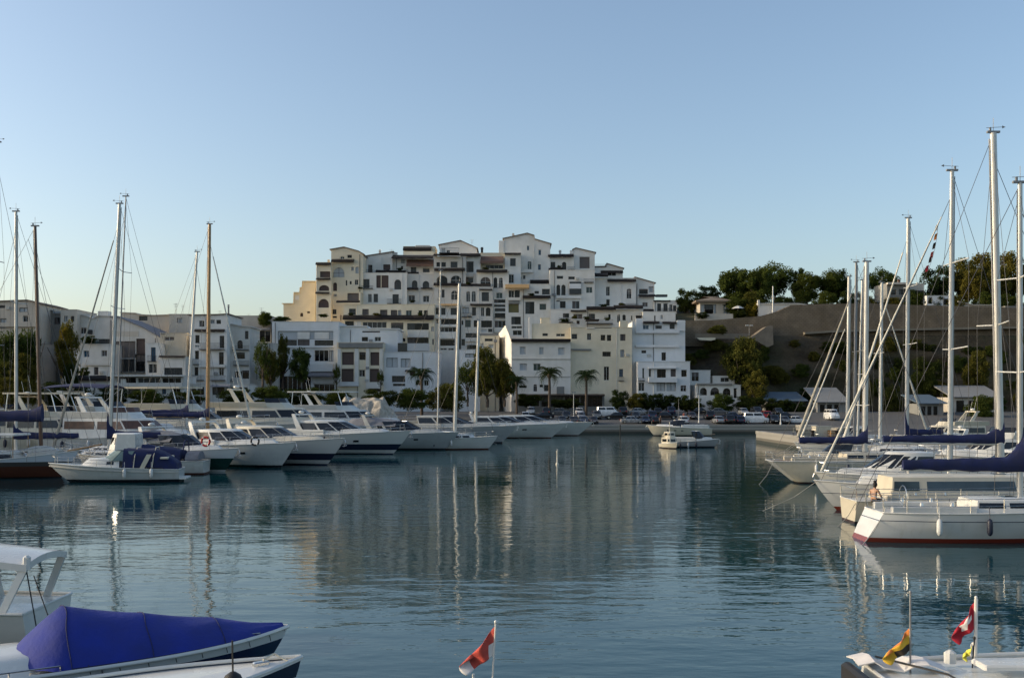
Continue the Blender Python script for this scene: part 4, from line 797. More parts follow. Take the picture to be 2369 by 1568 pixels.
# ------------------------------------------------------------------ cars, posts, street furniture
def car_proto(kind):
    L, W, H, hood, tail, gz = dict(hatch=(4.0,1.72,1.48,.95,.12,.85), sedan=(4.6,1.8,1.43,1.1,.75,.85), suv=(4.5,1.86,1.72,1.0,.1,1.0), van=(5.0,1.95,2.15,.75,.05,1.15))[kind]
    b = MB(); w = W/2; x0, x1 = -L/2, L/2
    def sec(x, hw, zl, zh, r=.1): return [(x,-hw+.05,zl),(x,-hw,zl+.15),(x,-hw,zh-r),(x,-hw+r,zh),(x,hw-r,zh),(x,hw,zh-r),(x,hw,zl+.15),(x,hw-.05,zl)]
    b.loft([sec(x0,w*.82,.38,gz-.12),sec(x0+.08,w*.94,.24,gz-.02),sec(x0+.5,w,.2,gz),sec(x0+L*.5,w,.18,gz+.02),sec(x1-hood,w,.2,gz),sec(x1-.35,w*.96,.22,gz-.12),sec(x1-.06,w*.88,.27,gz-.2),sec(x1,w*.75,.36,gz-.28)])
    c0, c1 = x0+tail, x1-hood; c = MB(); g = MB()
    def ring(xa, xb, hw, z): return [(xa,-hw+.12,z),(xa+.1,-hw,z),(xb-.25,-hw,z),(xb,-hw+.25,z),(xb,hw-.25,z),(xb-.25,hw,z),(xa+.1,hw,z),(xa,hw-.12,z)]
    rk = .75 if kind != 'van' else .55; tk = .35 if kind in ('hatch','suv') else .55 if kind == 'sedan' else .12
    low = ring(c0,c1,w*.97,gz-.04); top = ring(c0+tk,c1-rk,w*.80,H-.06); c.loft([low,top,ring(c0+tk+.12,c1-rk-.15,w*.70,H)])
    f0, f1 = .16, .9
    if kind == 'van': f0, f1 = .42, .88
    la = [tuple(Vector(p).lerp(Vector(q),f0)) for p, q in zip(low,top)]; lb = [tuple(Vector(p).lerp(Vector(q),f1)) for p, q in zip(low,top)]
    def out(p): return (p[0]*1.008+ (0), p[1]*1.016, p[2])
    for i in range(8):
        j = (i+1) % 8; A, B, C_, D = [Vector(out(p)) for p in (la[i],la[j],lb[j],lb[i])]
        if i in (1, 5):
            for s0, s1 in ((.03,.46),(.52,.97)): g.add([A.lerp(B,s0),A.lerp(B,s1),D.lerp(C_,s1),D.lerp(C_,s0)], [(0,1,2,3)])
        else: g.add([A.lerp(B,.04),A.lerp(B,.96),D.lerp(C_,.96),D.lerp(C_,.04)], [(0,1,2,3)])
    wh = []
    for sx in (x0+.75, x1-.82):
        for sy in (-1, 1):
            q = MB(); q.loft([[(sx+.32*math.cos(t*math.pi/8)*k,sy*(w-.2+o),.32+.32*math.sin(t*math.pi/8)*k) for t in range(16)] for k, o in ((1,0),(1,.19),(.86,.215))]); h = MB(); h.loft([[(sx+.2*math.cos(t*math.pi/6),sy*(w-.2+o),.32+.2*math.sin(t*math.pi/6)) for t in range(12)] for o in (.218,.235)]); wh.append((q,h))
    hl = [MB().bbox(x1-.2,x1-.02,s*w*.62-.17,s*w*.62+.17,gz-.38,gz-.22,.03) for s in (-1,1)]; tl = [MB().bbox(x0-.01,x0+.1,s*w*.74-.1,s*w*.74+.1,gz-.34,gz-.12,.02) for s in (-1,1)]
    pl = MB().box(x1-.005,x1+.012,-.26,.26,.42,.53)
    return b, c, g, wh, hl, tl, pl
M_lamp = mat('lamp glass', (.6,.6,.58), .1); M_tail = mat('tail lamp', (.35,.01,.01), .2); M_plate = mat('plate white', (.6,.6,.58), .5); M_tyre = mat('tyre', (.012,.012,.012), .8); M_rim = mat('rim', (.4,.4,.4), .3, metal=.8)
PAINT = dict(black=mat('paint black',(.008,.008,.010),.18,coat=.6), navy=mat('paint navy',(.010,.016,.045),.2,coat=.6), grey=mat('paint grey',(.09,.095,.10),.25,coat=.5), silver=mat('paint silver',(.36,.37,.38),.25,metal=.4,coat=.5), white=mat('paint white',(.68,.68,.67),.25,coat=.5), red=mat('paint red',(.25,.012,.012),.2,coat=.6), brown=mat('paint brown',(.045,.03,.022),.2,coat=.6))
CARP = {k: car_proto(k) for k in ('hatch','sedan','suv','van')}; CARO = {}
def car(kind, colr, loc, rz, label):
    key = (kind, colr); G2 = 'cars parked on the quay'
    if key in CARO:
        r = copy_tree(CARO[key]); r['label'] = label
    else:
        b, c, g, wh, hl, tl, pl = CARP[kind]; r = thing('parked_car' if kind != 'van' else 'parked_van', label, 'car' if kind != 'van' else 'van', (0,0,0), 0, G2)
        part('body', b, PAINT[colr], r, smooth=40); part('cabin', c, PAINT[colr], r, smooth=40); part('car_window', g, M_tint, r, recalc=False)
        for q, h in wh: t = part('wheel', q, M_tyre, r, smooth=40); part('rim', h, M_rim, t, smooth=40)
        for q in hl: part('headlight', q, M_lamp, r)
        for q in tl: part('taillight', q, M_tail, r)
        part('number_plate', pl, M_plate, r); CARO[key] = r
    r.location = loc; r.rotation_euler = (0, 0, rz); return r
ORD = ['first','second','third','fourth','fifth','sixth','seventh','eighth','ninth','tenth','eleventh','twelfth','thirteenth','fourteenth','fifteenth','sixteenth']
KIND = dict(hatch='hatchback', sedan='saloon', suv='off-roader', van='van')
rows = [(197.5, [(1238,'sedan','grey',0),(1300,'hatch','black',1),(1326,'sedan','black',1),(1349,'sedan','navy',1),(1372,'hatch','brown',1),(1462,'sedan','silver',0),(1492,'hatch','navy',1),(1516,'sedan','black',1),(1580,'hatch','white',1),(1661,'sedan','silver',1),(1686,'suv','black',1),(1710,'hatch','navy',1),(1748,'van','white',0),(1790,'suv','black',1),(1815,'hatch','grey',1),(1842,'sedan','white',0)]),
        (206.5, [(1215,'hatch','white',1),(1256,'sedan','black',0),(1310,'suv','black',1),(1344,'hatch','silver',1),(1380,'suv','grey',1),(1424,'sedan','black',0),(1470,'hatch','black',1),(1505,'suv','navy',1),(1540,'sedan','black',0),(1600,'hatch','brown',1),(1640,'suv','black',1),(1690,'sedan','navy',0),(1770,'suv','red',1),(1816,'sedan','black',0)]),
        (216, [(1228,'suv','silver',1),(1262,'hatch','black',1),(1296,'sedan','grey',0),(1340,'hatch','white',1),(1395,'sedan','black',0),(1440,'suv','black',1),(1478,'sedan','silver',0),(1520,'hatch','black',1),(1550,'suv','navy',1),(1620,'sedan','black',0),(1664,'sedan','grey',0),(1720,'hatch','silver',1),(1750,'suv','black',1),(1800,'hatch','black',1)])]
for (Y, lst), rn in zip(rows, ('front','middle','back')):
    for i, (px, k, c, o) in enumerate(lst):
        y = Y+R.uniform(-.5,.5); rz = (-math.pi/2 if R.random() < .6 else math.pi/2) if o else (0 if R.random() < .5 else math.pi)
        rz += R.uniform(-.06,.06)
        car(k, c, (X(px,y), y, ground_z(y)+.01+(.0 if y < 195 else 0)), rz, f'{c} {KIND[k]} parked {ORD[i]} from the left in the {rn} row of the car park')
y = 205; car('van', 'white', (X(1924,y), y, ground_z(y)), -math.pi/2, 'tall white van parked in front of the pale sloping shed roof')
car('van', 'white', (X(1407,211), 211, ground_z(211)), 0.05, 'white box van parked right of the wide palm')['category'] = 'van'
GP = 'posts along the quay'
def post(name, label, cat, px, top, Y, r=.07, m=M_steel, arm=True, z0=None):
    z0 = ground_z(Y) if z0 is None else z0; x = X(px,Y); zt = Z(top,Y); o = thing(name, label, cat, (x,Y,z0), 0, GP)
    q = MB(); q.tube([(0,0,-.1),(0,0,zt-z0)], r, 8, r*.6); q.tube([(0,0,0),(0,0,.5)], r*1.7, 8, r*1.4); part('pole', q, m, o, smooth=50)
    if arm:
        q = MB(); q.bbox(-.45,.45,-.14,.14,zt-z0,zt-z0+.14,.03); part('lamp_head', q, M_alud, o)
    return o
M_paint = mat('white post paint', (.62,.62,.60), .5, var=.1, streak=.3)
post('lamp_post', 'white lamp post standing among the cars in front of the arcade', 'lamp post', 1617, 912, 199, .10, M_paint)
post('lamp_post', 'thin grey post among the cars left of the white lamp post', 'post', 1570, 922, 198, .04, M_alud, False)
post('lamp_post', 'curved white lamp post between the palms', 'lamp post', 1327, 908, 200, .07, M_paint)
post('lamp_post', 'short white sign post near the right end of the car park', 'post', 1806, 957, 194.5, .12, M_paint, False)
post('flag_pole', 'tall white pole in front of the long white hill house', 'pole', 1788, 662, 250.9, .22, M_paint, False, Z(731,250.9))
post('mooring_pile', 'dark mooring pile standing in the water before the far quay', 'pile', 1435, 982, 189, .13, mat('tarred pile', (.02,.018,.015), .8), False, -1.0)
def lamp_double(label, fr, cx, top, base, Y):
    o = post('lamp_post', label, 'lamp post', fx(fr,cx), fy(fr,top), Y, .07, M_alud, False, Z(fy(fr,base),Y)); q = MB(); h = Z(fy(fr,top),Y)-Z(fy(fr,base),Y)
    q.bbox(-.9,-.1,-.2,.2,h,h+.16,.04); q.bbox(.1,.9,-.2,.2,h,h+.16,.04); part('lamp_head', q, M_gel, o)
lamp_double('double headed street lamp on the cliff terrace', 'Z8', 856, 672, 775, 241)
def parasol():
    Y = 252.5; x, z = X(fx('Z8',768),Y), Z(fy('Z8',548),Y); o = thing('parasol', 'white parasol beside the dark shrub on the hill', 'parasol', (x,Y,z-3)); q = MB()
    q.loft([[(rr*math.cos(k*math.pi/4),rr*math.sin(k*math.pi/4),zz) for k in range(8)] for rr, zz in ((1.7,3.3),(.9,3.8),(.05,4.1))]); part('canopy', q, M_gel, o); q = MB(); q.tube([(0,0,-2),(0,0,4.05)], .06); part('pole', q, M_alud, o)
parasol()
for i, (cx, top, base, w, Y, k, lab) in enumerate([(262,892,940,80,196,'dark','dark bush below the white cottage of the lower town'),(340,898,940,90,195,'green','green hedge bush before the harbour office veranda'),(430,900,940,90,195,'dark','dark bush between the harbour office and the grey mast'),(545,896,940,80,196,'dark','dark bush behind the yellow wooden mast'),(625,890,940,90,197,'green','leafy bush at the foot of slim ivy tree'),(700,893,940,100,200,'dark','dark bush before the pale grey flat roofed building'),(780,900,940,70,200,'green','green bush left of the portal front'),(880,898,940,90,201,'dark','dark bush right of the portal front'),(950,896,945,90,202,'green','green bush at the foot of the dark palm'),(1030,885,950,90,205,'olive','olive bush behind the slim white mast'),(150,880,940,120,192,'dark','wide dark bush behind the wooden ketch'),(40,870,940,120,190,'olive','olive bush at the left frame edge')]):
    bush(lab, k, 'D', cx, top, base, w, Y, group='bushes along the western quay')

rr = random.Random(21)
DESC = ['left end', 'left third', 'middle', 'right third', 'right end']
for i in range(44):
    px = 1600+i*18+rr.uniform(-8,8); s_ = rr.uniform(.02,.92); Y = 239.2+5*s_; zz = 3.2+18.8*s_**.9-1.4; k = rr.choice(['olive','dark','olive','ragged','green']); h = rr.uniform(2.2,5.0); w = rr.uniform(3,7)
    o = bpy.data.objects.new('shrub', CR[k][0]); col.objects.link(o); o.location = (X(px,Y),Y,zz); o.scale = (w,3,h); tag(o, 'wild shrub growing out of the dark cliff face below the retaining wall', 'shrub', 'wild shrubs on the cliff face')
for i in range(13):
    px = 1700+i*52+rr.uniform(-9,9)
    if 1755 < px < 1890: Y = 262
    else: Y = 253.5+rr.uniform(0,3)
    zb_ = 28.2+(.8 if Y > 258 else 0); k = rr.choice(['olive','green','dark','green']); o = bpy.data.objects.new('shrub', CR[k][0]); col.objects.link(o); o.location = (X(px,Y),Y,zb_); o.scale = (rr.uniform(6,9),5,rr.uniform(4.5,7)); tag(o, 'dense shrub of the understorey beneath the hill trees', 'shrub', 'shrubs beneath the hill trees')
# pots, aerials and parasols on the terraces of the complex
for i, (cx, y, Y, w, h, k, lab) in enumerate([(900,944,251.8,60,26,'dark','potted plants at the left end of the long eave'),(1180,944,251.8,90,22,'olive','trailing plants over the middle of the long eave'),(1640,944,251.8,60,30,'green','potted shrub at the right end of the long eave'),(1560,808,259,60,26,'dark','potted plants above the pair of small arches'),(1420,464,263.4,60,28,'dark','plants along the sloping roof terrace'),(2160,612,257.4,60,22,'dark','plants on the eave beneath the two slim arches'),(2340,458,262,70,26,'olive','potted shrub under the brown rattan awning'),(2830,734,255.8,70,26,'dark','creeper on the eave right of the tan awning'),(3130,434,265.2,50,22,'dark','plants by the crooked arch'),(3600,850,254.6,90,26,'dark','creeper spilling over the black shed roofs'),(3800,836,254.8,80,22,'olive','plants at the right end of black shed roofs'),(3420,990,254.5,70,36,'dark','potted shrub behind the lower right railings'),(3290,980,254.8,60,30,'olive','potted shrub by the dark terrace sofa'),(3640,1000,234.0,60,34,'dark','roof plants on the cream flank block'),(1000,660,258.6,50,18,'dark','flower pots on the small railing by the timber loggia')]):
    bush(lab, k, 'C', cx, y-h, y+4, w, Y, group='plants on the terraces', name='potted_plant', cat='plant')
# ------------------------------------------------------------------ boats
def hull_rings(L, B, fs, fb, dep=.45, rake=.9, sw=.8, tr=0., n=18, m=9, fine=2.2, e0=.26, e1=.62, pw=1.7):
    rings = []; sheer = []
    for i in range(n+1):
        t = i/n; f = sw+(1-sw)*math.sin(min(t/.42,1)*math.pi/2) if t < .42 else max(0., 1-((t-.42)/.58)**fine)
        hb = max(.012, B/2*f); zs = fs+(fb-fs)*t**pw; e = e0+(e1-e0)*t*t; zk = -dep*(1-.5*t**4); half = []
        for j in range(m):
            s = j/(m-1); z = zk+(zs-zk)*s; x = -L/2+L*t-rake*t**4*(1-s)**1.2+tr*(s if tr > 0 else -(1-s))*(1-t)**7
            half.append((x, hb*(s**e if s > 0 else 0), z))
        rings.append([(x,-y,z) for x, y, z in half[::-1]]+[(x,y,z) for x, y, z in half[1:]]); sheer.append((half[-1][0], hb, zs))
    return rings, sheer
def hull(root, L, B, fs, fb, m, deckm=None, rail=True, railm=None, **k):
    rings, sh = hull_rings(L, B, fs, fb, **k); q = MB(); q.loft(rings, closed=False, cap0=True, cap1=False); h = part('hull', q, m, root, smooth=38)
    q = MB(); dz = .05; n = len(sh)
    q.add([(x,-y*.985,z-dz) for x, y, z in sh]+[(x,0,z-dz+.05) for x, y, z in sh]+[(x,y*.985,z-dz) for x, y, z in sh], [(i,i+1,n+i+1,n+i) for i in range(n-1)]+[(n+i,n+i+1,2*n+i+1,2*n+i) for i in range(n-1)])
    part('deck', q, deckm or M_deck, root)
    if rail:
        q = MB(); q.tube([(x,-y-.01,z) for x, y, z in sh], .035, 6); q.tube([(x,y+.01,z) for x, y, z in sh], .035, 6); x, y, z = sh[0]; q.tube([(x,-y,z),(x,y,z)], .035, 6)
        part('rub_rail', q, railm or M_gel, root, smooth=60)
    return sh
def outline(half): return [(x,-y) for x, y in half]+[(x,y) for x, y in half[::-1]]
def trunk(root, name, lo, hi, z0, z1, m, crown=.06):
    a, b = outline(lo), outline(hi); c = (sum(p[0] for p in b)/len(b), 0); q = MB()
    q.loft([[(x,y,z0) for x, y in a],[(x,y,z1) for x, y in b],[(c[0]+(x-c[0])*.93,y*.86,z1+crown*.7) for x, y in b],[(c[0]+(x-c[0])*.6,y*.5,z1+crown) for x, y in b]])
    return part(name, q, m, root, smooth=30)
def band(root, name, lo, hi, z0, z1, f0, f1, seg, m, off=.012, gap=0.0):
    a, b = outline(lo), outline(hi); n = len(a); q = MB(); c = Vector((sum(p[0] for p in a)/n, 0, 0))
    for i in seg:
        j = (i+1) % n; A = Vector((*a[i],z0)); B_ = Vector((*a[j],z0)); C_ = Vector((*b[j],z1)); D = Vector((*b[i],z1))
        nn = (B_-A).cross(D-A); nn.normalize()
        if nn.dot(Vector((A.x-c.x,A.y,0))) < 0: nn = -nn
        P = [A.lerp(D,f0),B_.lerp(C_,f0),B_.lerp(C_,f1),A.lerp(D,f1)]
        if gap: P = [P[0].lerp(P[1],gap),P[1].lerp(P[0],gap),P[2].lerp(P[3],gap),P[3].lerp(P[2],gap)]
        o = nn*off; q.add([p-o*.5 for p in P]+[p+o for p in P], [(0,3,2,1),(4,5,6,7),(0,1,5,4),(1,2,6,5),(2,3,7,6),(3,0,4,7)])
    return part(name, q, m, root, recalc=False)
def guard(root, sh, i0, i1, h=.62, m=M_steel, lines=2, r=.016, bow=True):
    q = MB(); A = [(x,-y*.95,z) for x, y, z in sh[i0:i1]]; B_ = [(x,y*.95,z) for x, y, z in sh[i0:i1]]
    for P in (A, B_):
        for k in range(lines): q.tube([(x,y,z+h*(k+1)/lines) for x, y, z in P], r, 5)
        for j, (x, y, z) in enumerate(P):
            if j % 2 == 0: q.tube([(x,y,z-.05),(x,y,z+h)], r*1.1, 5)
    if bow: q.tube([(A[-1][0],A[-1][1],A[-1][2]+h),(A[-1][0]+.25,0,A[-1][2]+h+.02),(B_[-1][0],B_[-1][1],B_[-1][2]+h)], r, 5)
    part('guard_rail', q, m, root, recalc=False)
def fender(root, x, y, z, r=.13, l=.6, m=None):
    q = MB(); q.loft([[(x+r*k*math.cos(a*math.pi/5),y+r*k*math.sin(a*math.pi/5),z+zz) for a in range(10)] for k, zz in ((.25,-l/2-.06),(.75,-l/2),(1,-l/2+.1),(1,l/2-.1),(.75,l/2),(.25,l/2+.06))]); q.tube([(x,y,z+l/2),(x,y*.97,z+l/2+.55)], .015, 5)
    part('fender', q, m or M_fend, root, smooth=50)
def sail_cover(root, x0, x1, z0, z1, r0, r1, m, up=1.0, wrap=.22):
    # from the mast (x0) along the boom to x1, climbing up the mast
    q = MB(); n = 14; rings = []
    for i in range(n+1):
        s = i/n; x = x0+(x1-x0)*s; rr = r0+(r1-r0)*s**.8; z = z0+(z1-z0)*s; h = rr*1.5+up*max(0, 1-s/.16)**2*.9; w = rr*(.75+.08*math.sin(i*2.1))
        rings.append([(x, w*math.cos(a*math.pi/5)*(.35 if math.sin(a*math.pi/5) > .9 else 1), z+(h if math.sin(a*math.pi/5) > 0 else rr*.9)*math.sin(a*math.pi/5)+.03*math.sin(i*1.7+a)) for a in range(10)])
    q.loft(rings); return part('sail_cover', q, m, root, smooth=70)
def rig(root, mx, zdeck, ztop, r, m, lean=0., boom=None, spread=(.52,), B=3.4, fore=None, aft=None, furl=None, furlr=.1, coverm=None, head='block', covup=1.0, coverr=(.28,.18), shroud=True, zboom=None, wm=None, furltop=.93):
    mt = lambda z: (mx+lean*(z-zdeck), 0, z)
    q = MB(); q.tube([mt(zdeck-.2), mt((zdeck+ztop)/2), mt(ztop)], r, 10, r*.8, .75); mo = part('mast', q, m, root, smooth=50)
    q = MB(); q.tube([mt(zdeck+.5), mt(ztop-.3)], r*.16, 4); q.v = [(x-r*1.02, y, z) for x, y, z in q.v]; part('mast_track', q, M_alud, mo)
    q = MB(); x, _, z = mt(ztop)
    if head == 'block': q.box(x-.32,x+.32,-.07,.07,z,z+.10)
    q.tube([(x,0,z),(x,0,z+.75)], .014, 4); q.tube([(x-.35,0,z+.26),(x+.45,0,z+.30)], .012, 4); q.add([(x+.45,0,z+.22),(x+.62,0,z+.3),(x+.45,.01,z+.38)], [(0,1,2)]); q.box(x-.2,x-.12,-.05,.05,z+.1,z+.28)
    part('masthead', q, M_alud, mo, recalc=False)
    q = MB(); w = MB()
    for s in spread:
        zz = zdeck+(ztop-zdeck)*s; x = mt(zz)[0]; l = B*.42
        q.tube([(x-.25,-l,zz+.08),(x,0,zz),(x-.25,l,zz+.08)], .035, 5)
    if spread: part('spreader', q, m, mo)
    if shroud:
        for sy in (-1, 1):
            P = [(mx-.3, sy*B*.47, zdeck-.3)]+[(mt(zdeck+(ztop-zdeck)*s)[0]-.25, sy*B*.42, zdeck+(ztop-zdeck)*s+.08) for s in spread]+[mt(ztop-.4)]; w.tube(P, .012, 4)
            w.tube([(mx+.35, sy*B*.45, zdeck-.3), mt(zdeck+(ztop-zdeck)*.55)], .01, 4)
    if aft is not None: w.tube([mt(ztop-.05),(aft[0],0,aft[1])], .014, 4)
    if fore is not None: w.tube([mt(ztop*furltop),(fore[0],0,fore[1])], .016, 4)
    if w.v: part('rigging', w, wm or M_wire, root, recalc=False)
    if furl is not None:
        a = Vector(mt(ztop*furltop)); b = Vector((fore[0],0,fore[1]+.5)); q = MB(); pts = [b.lerp(a, .0+.92*i/16) for i in range(17)]; n = 8; rings = []
        for i, p in enumerate(pts):
            rr = furlr*(1-.62*i/16)*(1+.08*math.sin(i*2.7)); u = Vector((0,1,0)); d = (a-b).normalized(); v = d.cross(u); rings.append([tuple(p+u*rr*math.cos(6.283*k/n)+v*rr*math.sin(6.283*k/n)) for k in range(n)])
        q.loft(rings); part('furled_sail', q, furl, root, smooth=60)
    if boom is not None:
        zb = zboom or zdeck+1.2; q = MB(); x = mt(zb)[0]; q.tube([(x,0,zb),(boom,0,zb+.06)], .075, 8); part('boom', q, m, root, smooth=50)
        if coverm: sail_cover(root, x+ (.16 if boom < x else -.16), boom+(.1 if boom < x else -.1), zb+.18, zb+.2, coverr[0], coverr[1], coverm, covup)
    return mo
def sailboat(label, px, Y, heading, L, B, fs, fb, hm, ztop, mast_at=.08, r=.11, cabin=True, cabm=None, winm=None, group='sailing yachts at their berths', name='sailing_yacht', rot=0., tr=.0, deckm=None, cabh=.55, guardm=M_steel, stern_x=None, cabx=(-.10,.30), **k):
    # heading +1 = bow to the right
    mx = L*mast_at; x = X(px,Y)-heading*mx
    root = thing(name, label, 'sailboat', (x,Y,0), (0 if heading > 0 else math.pi)+rad(rot), group)
    sh = hull(root, L, B, fs, fb, hm, deckm, tr=tr, dep=.5, rake=L*.11, sw=.62, fine=2.0, pw=2.0)
    zd = lambda t: fs+(fb-fs)*t**2
    if cabin:
        a, b = cabx; z0 = fs-.1; z1 = fs+cabh
        lo = [(L*a,B*.30),(L*(a+.1),B*.33),(L*(a+.65*(b-a)),B*.29),(L*(b-.05),B*.2),(L*b,B*.07)]; hi = [(L*a+.12,B*.25),(L*(a+.1),B*.27),(L*(a+.63*(b-a)),B*.23),(L*(b-.08),B*.14),(L*(b-.04),B*.05)]
        c = trunk(root, 'coachroof', lo, hi, z0, z1, cabm or M_gel, .09); band(root, 'cabin_window', lo, hi, z0, z1, .48, .84, (0,1,2,6,7,8), winm or M_tint, .012, .06)
        q = MB(); q.bbox(L*.0,L*.0+.6,-.3,.3,z1+.02,z1+.12,.03); q.bbox(L*.2,L*.2+.5,-.25,.25,z1-.05,z1+.1,.03); part('hatch', q, M_tintb, c)
    # cockpit: coamings, wheel, winches
    q = MB(); e = cabx[0] if cabin else -.05
    for s in (-1, 1): q.bbox(-L*.40, L*e, s*B*.29-.12, s*B*.29+.12, fs-.06, fs+.26, .04)
    part('cockpit_coaming', q, cabm or M_gel, root)
    q = MB()
    for s in (-1, 1):
        for xx in (-L*.2, -L*.3): q.tube([(xx,s*B*.29,fs+.26),(xx,s*B*.29,fs+.42)], .09, 8, .06)
    part('winch', q, M_steel, root); q = MB(); q.torus((-L*.33,0,fs+.65), .42, .02, 'x', 18, 5); q.tube([(-L*.33+.1,0,fs-.05),(-L*.33+.1,0,fs+.65)], .06, 6); part('wheel', q, M_steel, root, recalc=False)
    guard(root, sh, 0, len(sh)-1, .6, guardm)
    for t_ in (4, 7, 10):
        for sy in (-1, 1): x_, y_, z_ = sh[t_]; fender(root, x_, sy*(y_+.13), z_-.55, .12, .6, M_fend if t_ != 7 else M_fendb)
    q = MB(); x_, y_, z_ = sh[-1]; q.tube([(x_-.2,.1,z_),(x_+1.2,.3,z_*.45),(x_+3.2,.5,-.1)], .018, 5); part('mooring_line', q, M_furld, root)
    q = MB(); x_, y_, z_ = sh[0]; q.tube([(x_+.1,-y_*.8,z_),(x_-.5,-y_*1.2,z_*.4),(x_-1.3,-y_*1.7,-.1)], .018, 5); part('stern_line', q, M_furld, root)
    q = MB(); x0, y0, z0 = sh[0]; q.tube([(x0+.1,-y0*.9,z0),(x0,-y0*.9,z0+.62),(x0-.1,0,z0+.62),(x0,y0*.9,z0+.62),(x0+.1,y0*.9,z0)], .018, 5); part('pushpit', q, guardm, root, recalc=False)
    fore = (L*.47, fb); aft = (-L*.49, fs)
    rig(root, mx, fs+(.5 if cabin else 0), ztop, r, k.pop('mm', M_alu), B=B, fore=fore, aft=aft, **k)
    return root
H_white = hull_mat('hull white', (.60,.59,.55), (.10,.035,.022), .14)
H_red = hull_mat('hull white red boot', (.66,.65,.62), (.20,.035,.02), .20, (.93,.965,(.05,.06,.09)), .22, (.66,.65,.62))
H_cream = hull_mat('hull cream', (.62,.56,.44), (.05,.03,.03), .12)
H_navy = hull_mat('hull navy', (.010,.014,.035), (.10,.03,.02), .1, (1.05,3,(.70,.69,.66)), .15, (.70,.69,.66))
H_navyband = hull_mat('hull white navy band', (.58,.57,.54), (.012,.016,.04), .1, (.42,.98,(.012,.016,.038)), .2, (.58,.57,.54))
H_green = hull_mat('hull green', (.012,.045,.038), (.6,.6,.58), .16, (1.1,3,(.62,.63,.62)), .15, (.62,.63,.62))
H_dark = hull_mat('hull wood', (.085,.028,.014), (.02,.012,.01), .1, (.95,1.3,(.06,.055,.05)), .35, (.52,.56,.60))
H_blk = hull_mat('hull white dark boot', (.58,.59,.57), (.015,.017,.022), .22)
H_grey = hull_mat('hull grey white', (.40,.405,.40), (.03,.03,.035), .18)
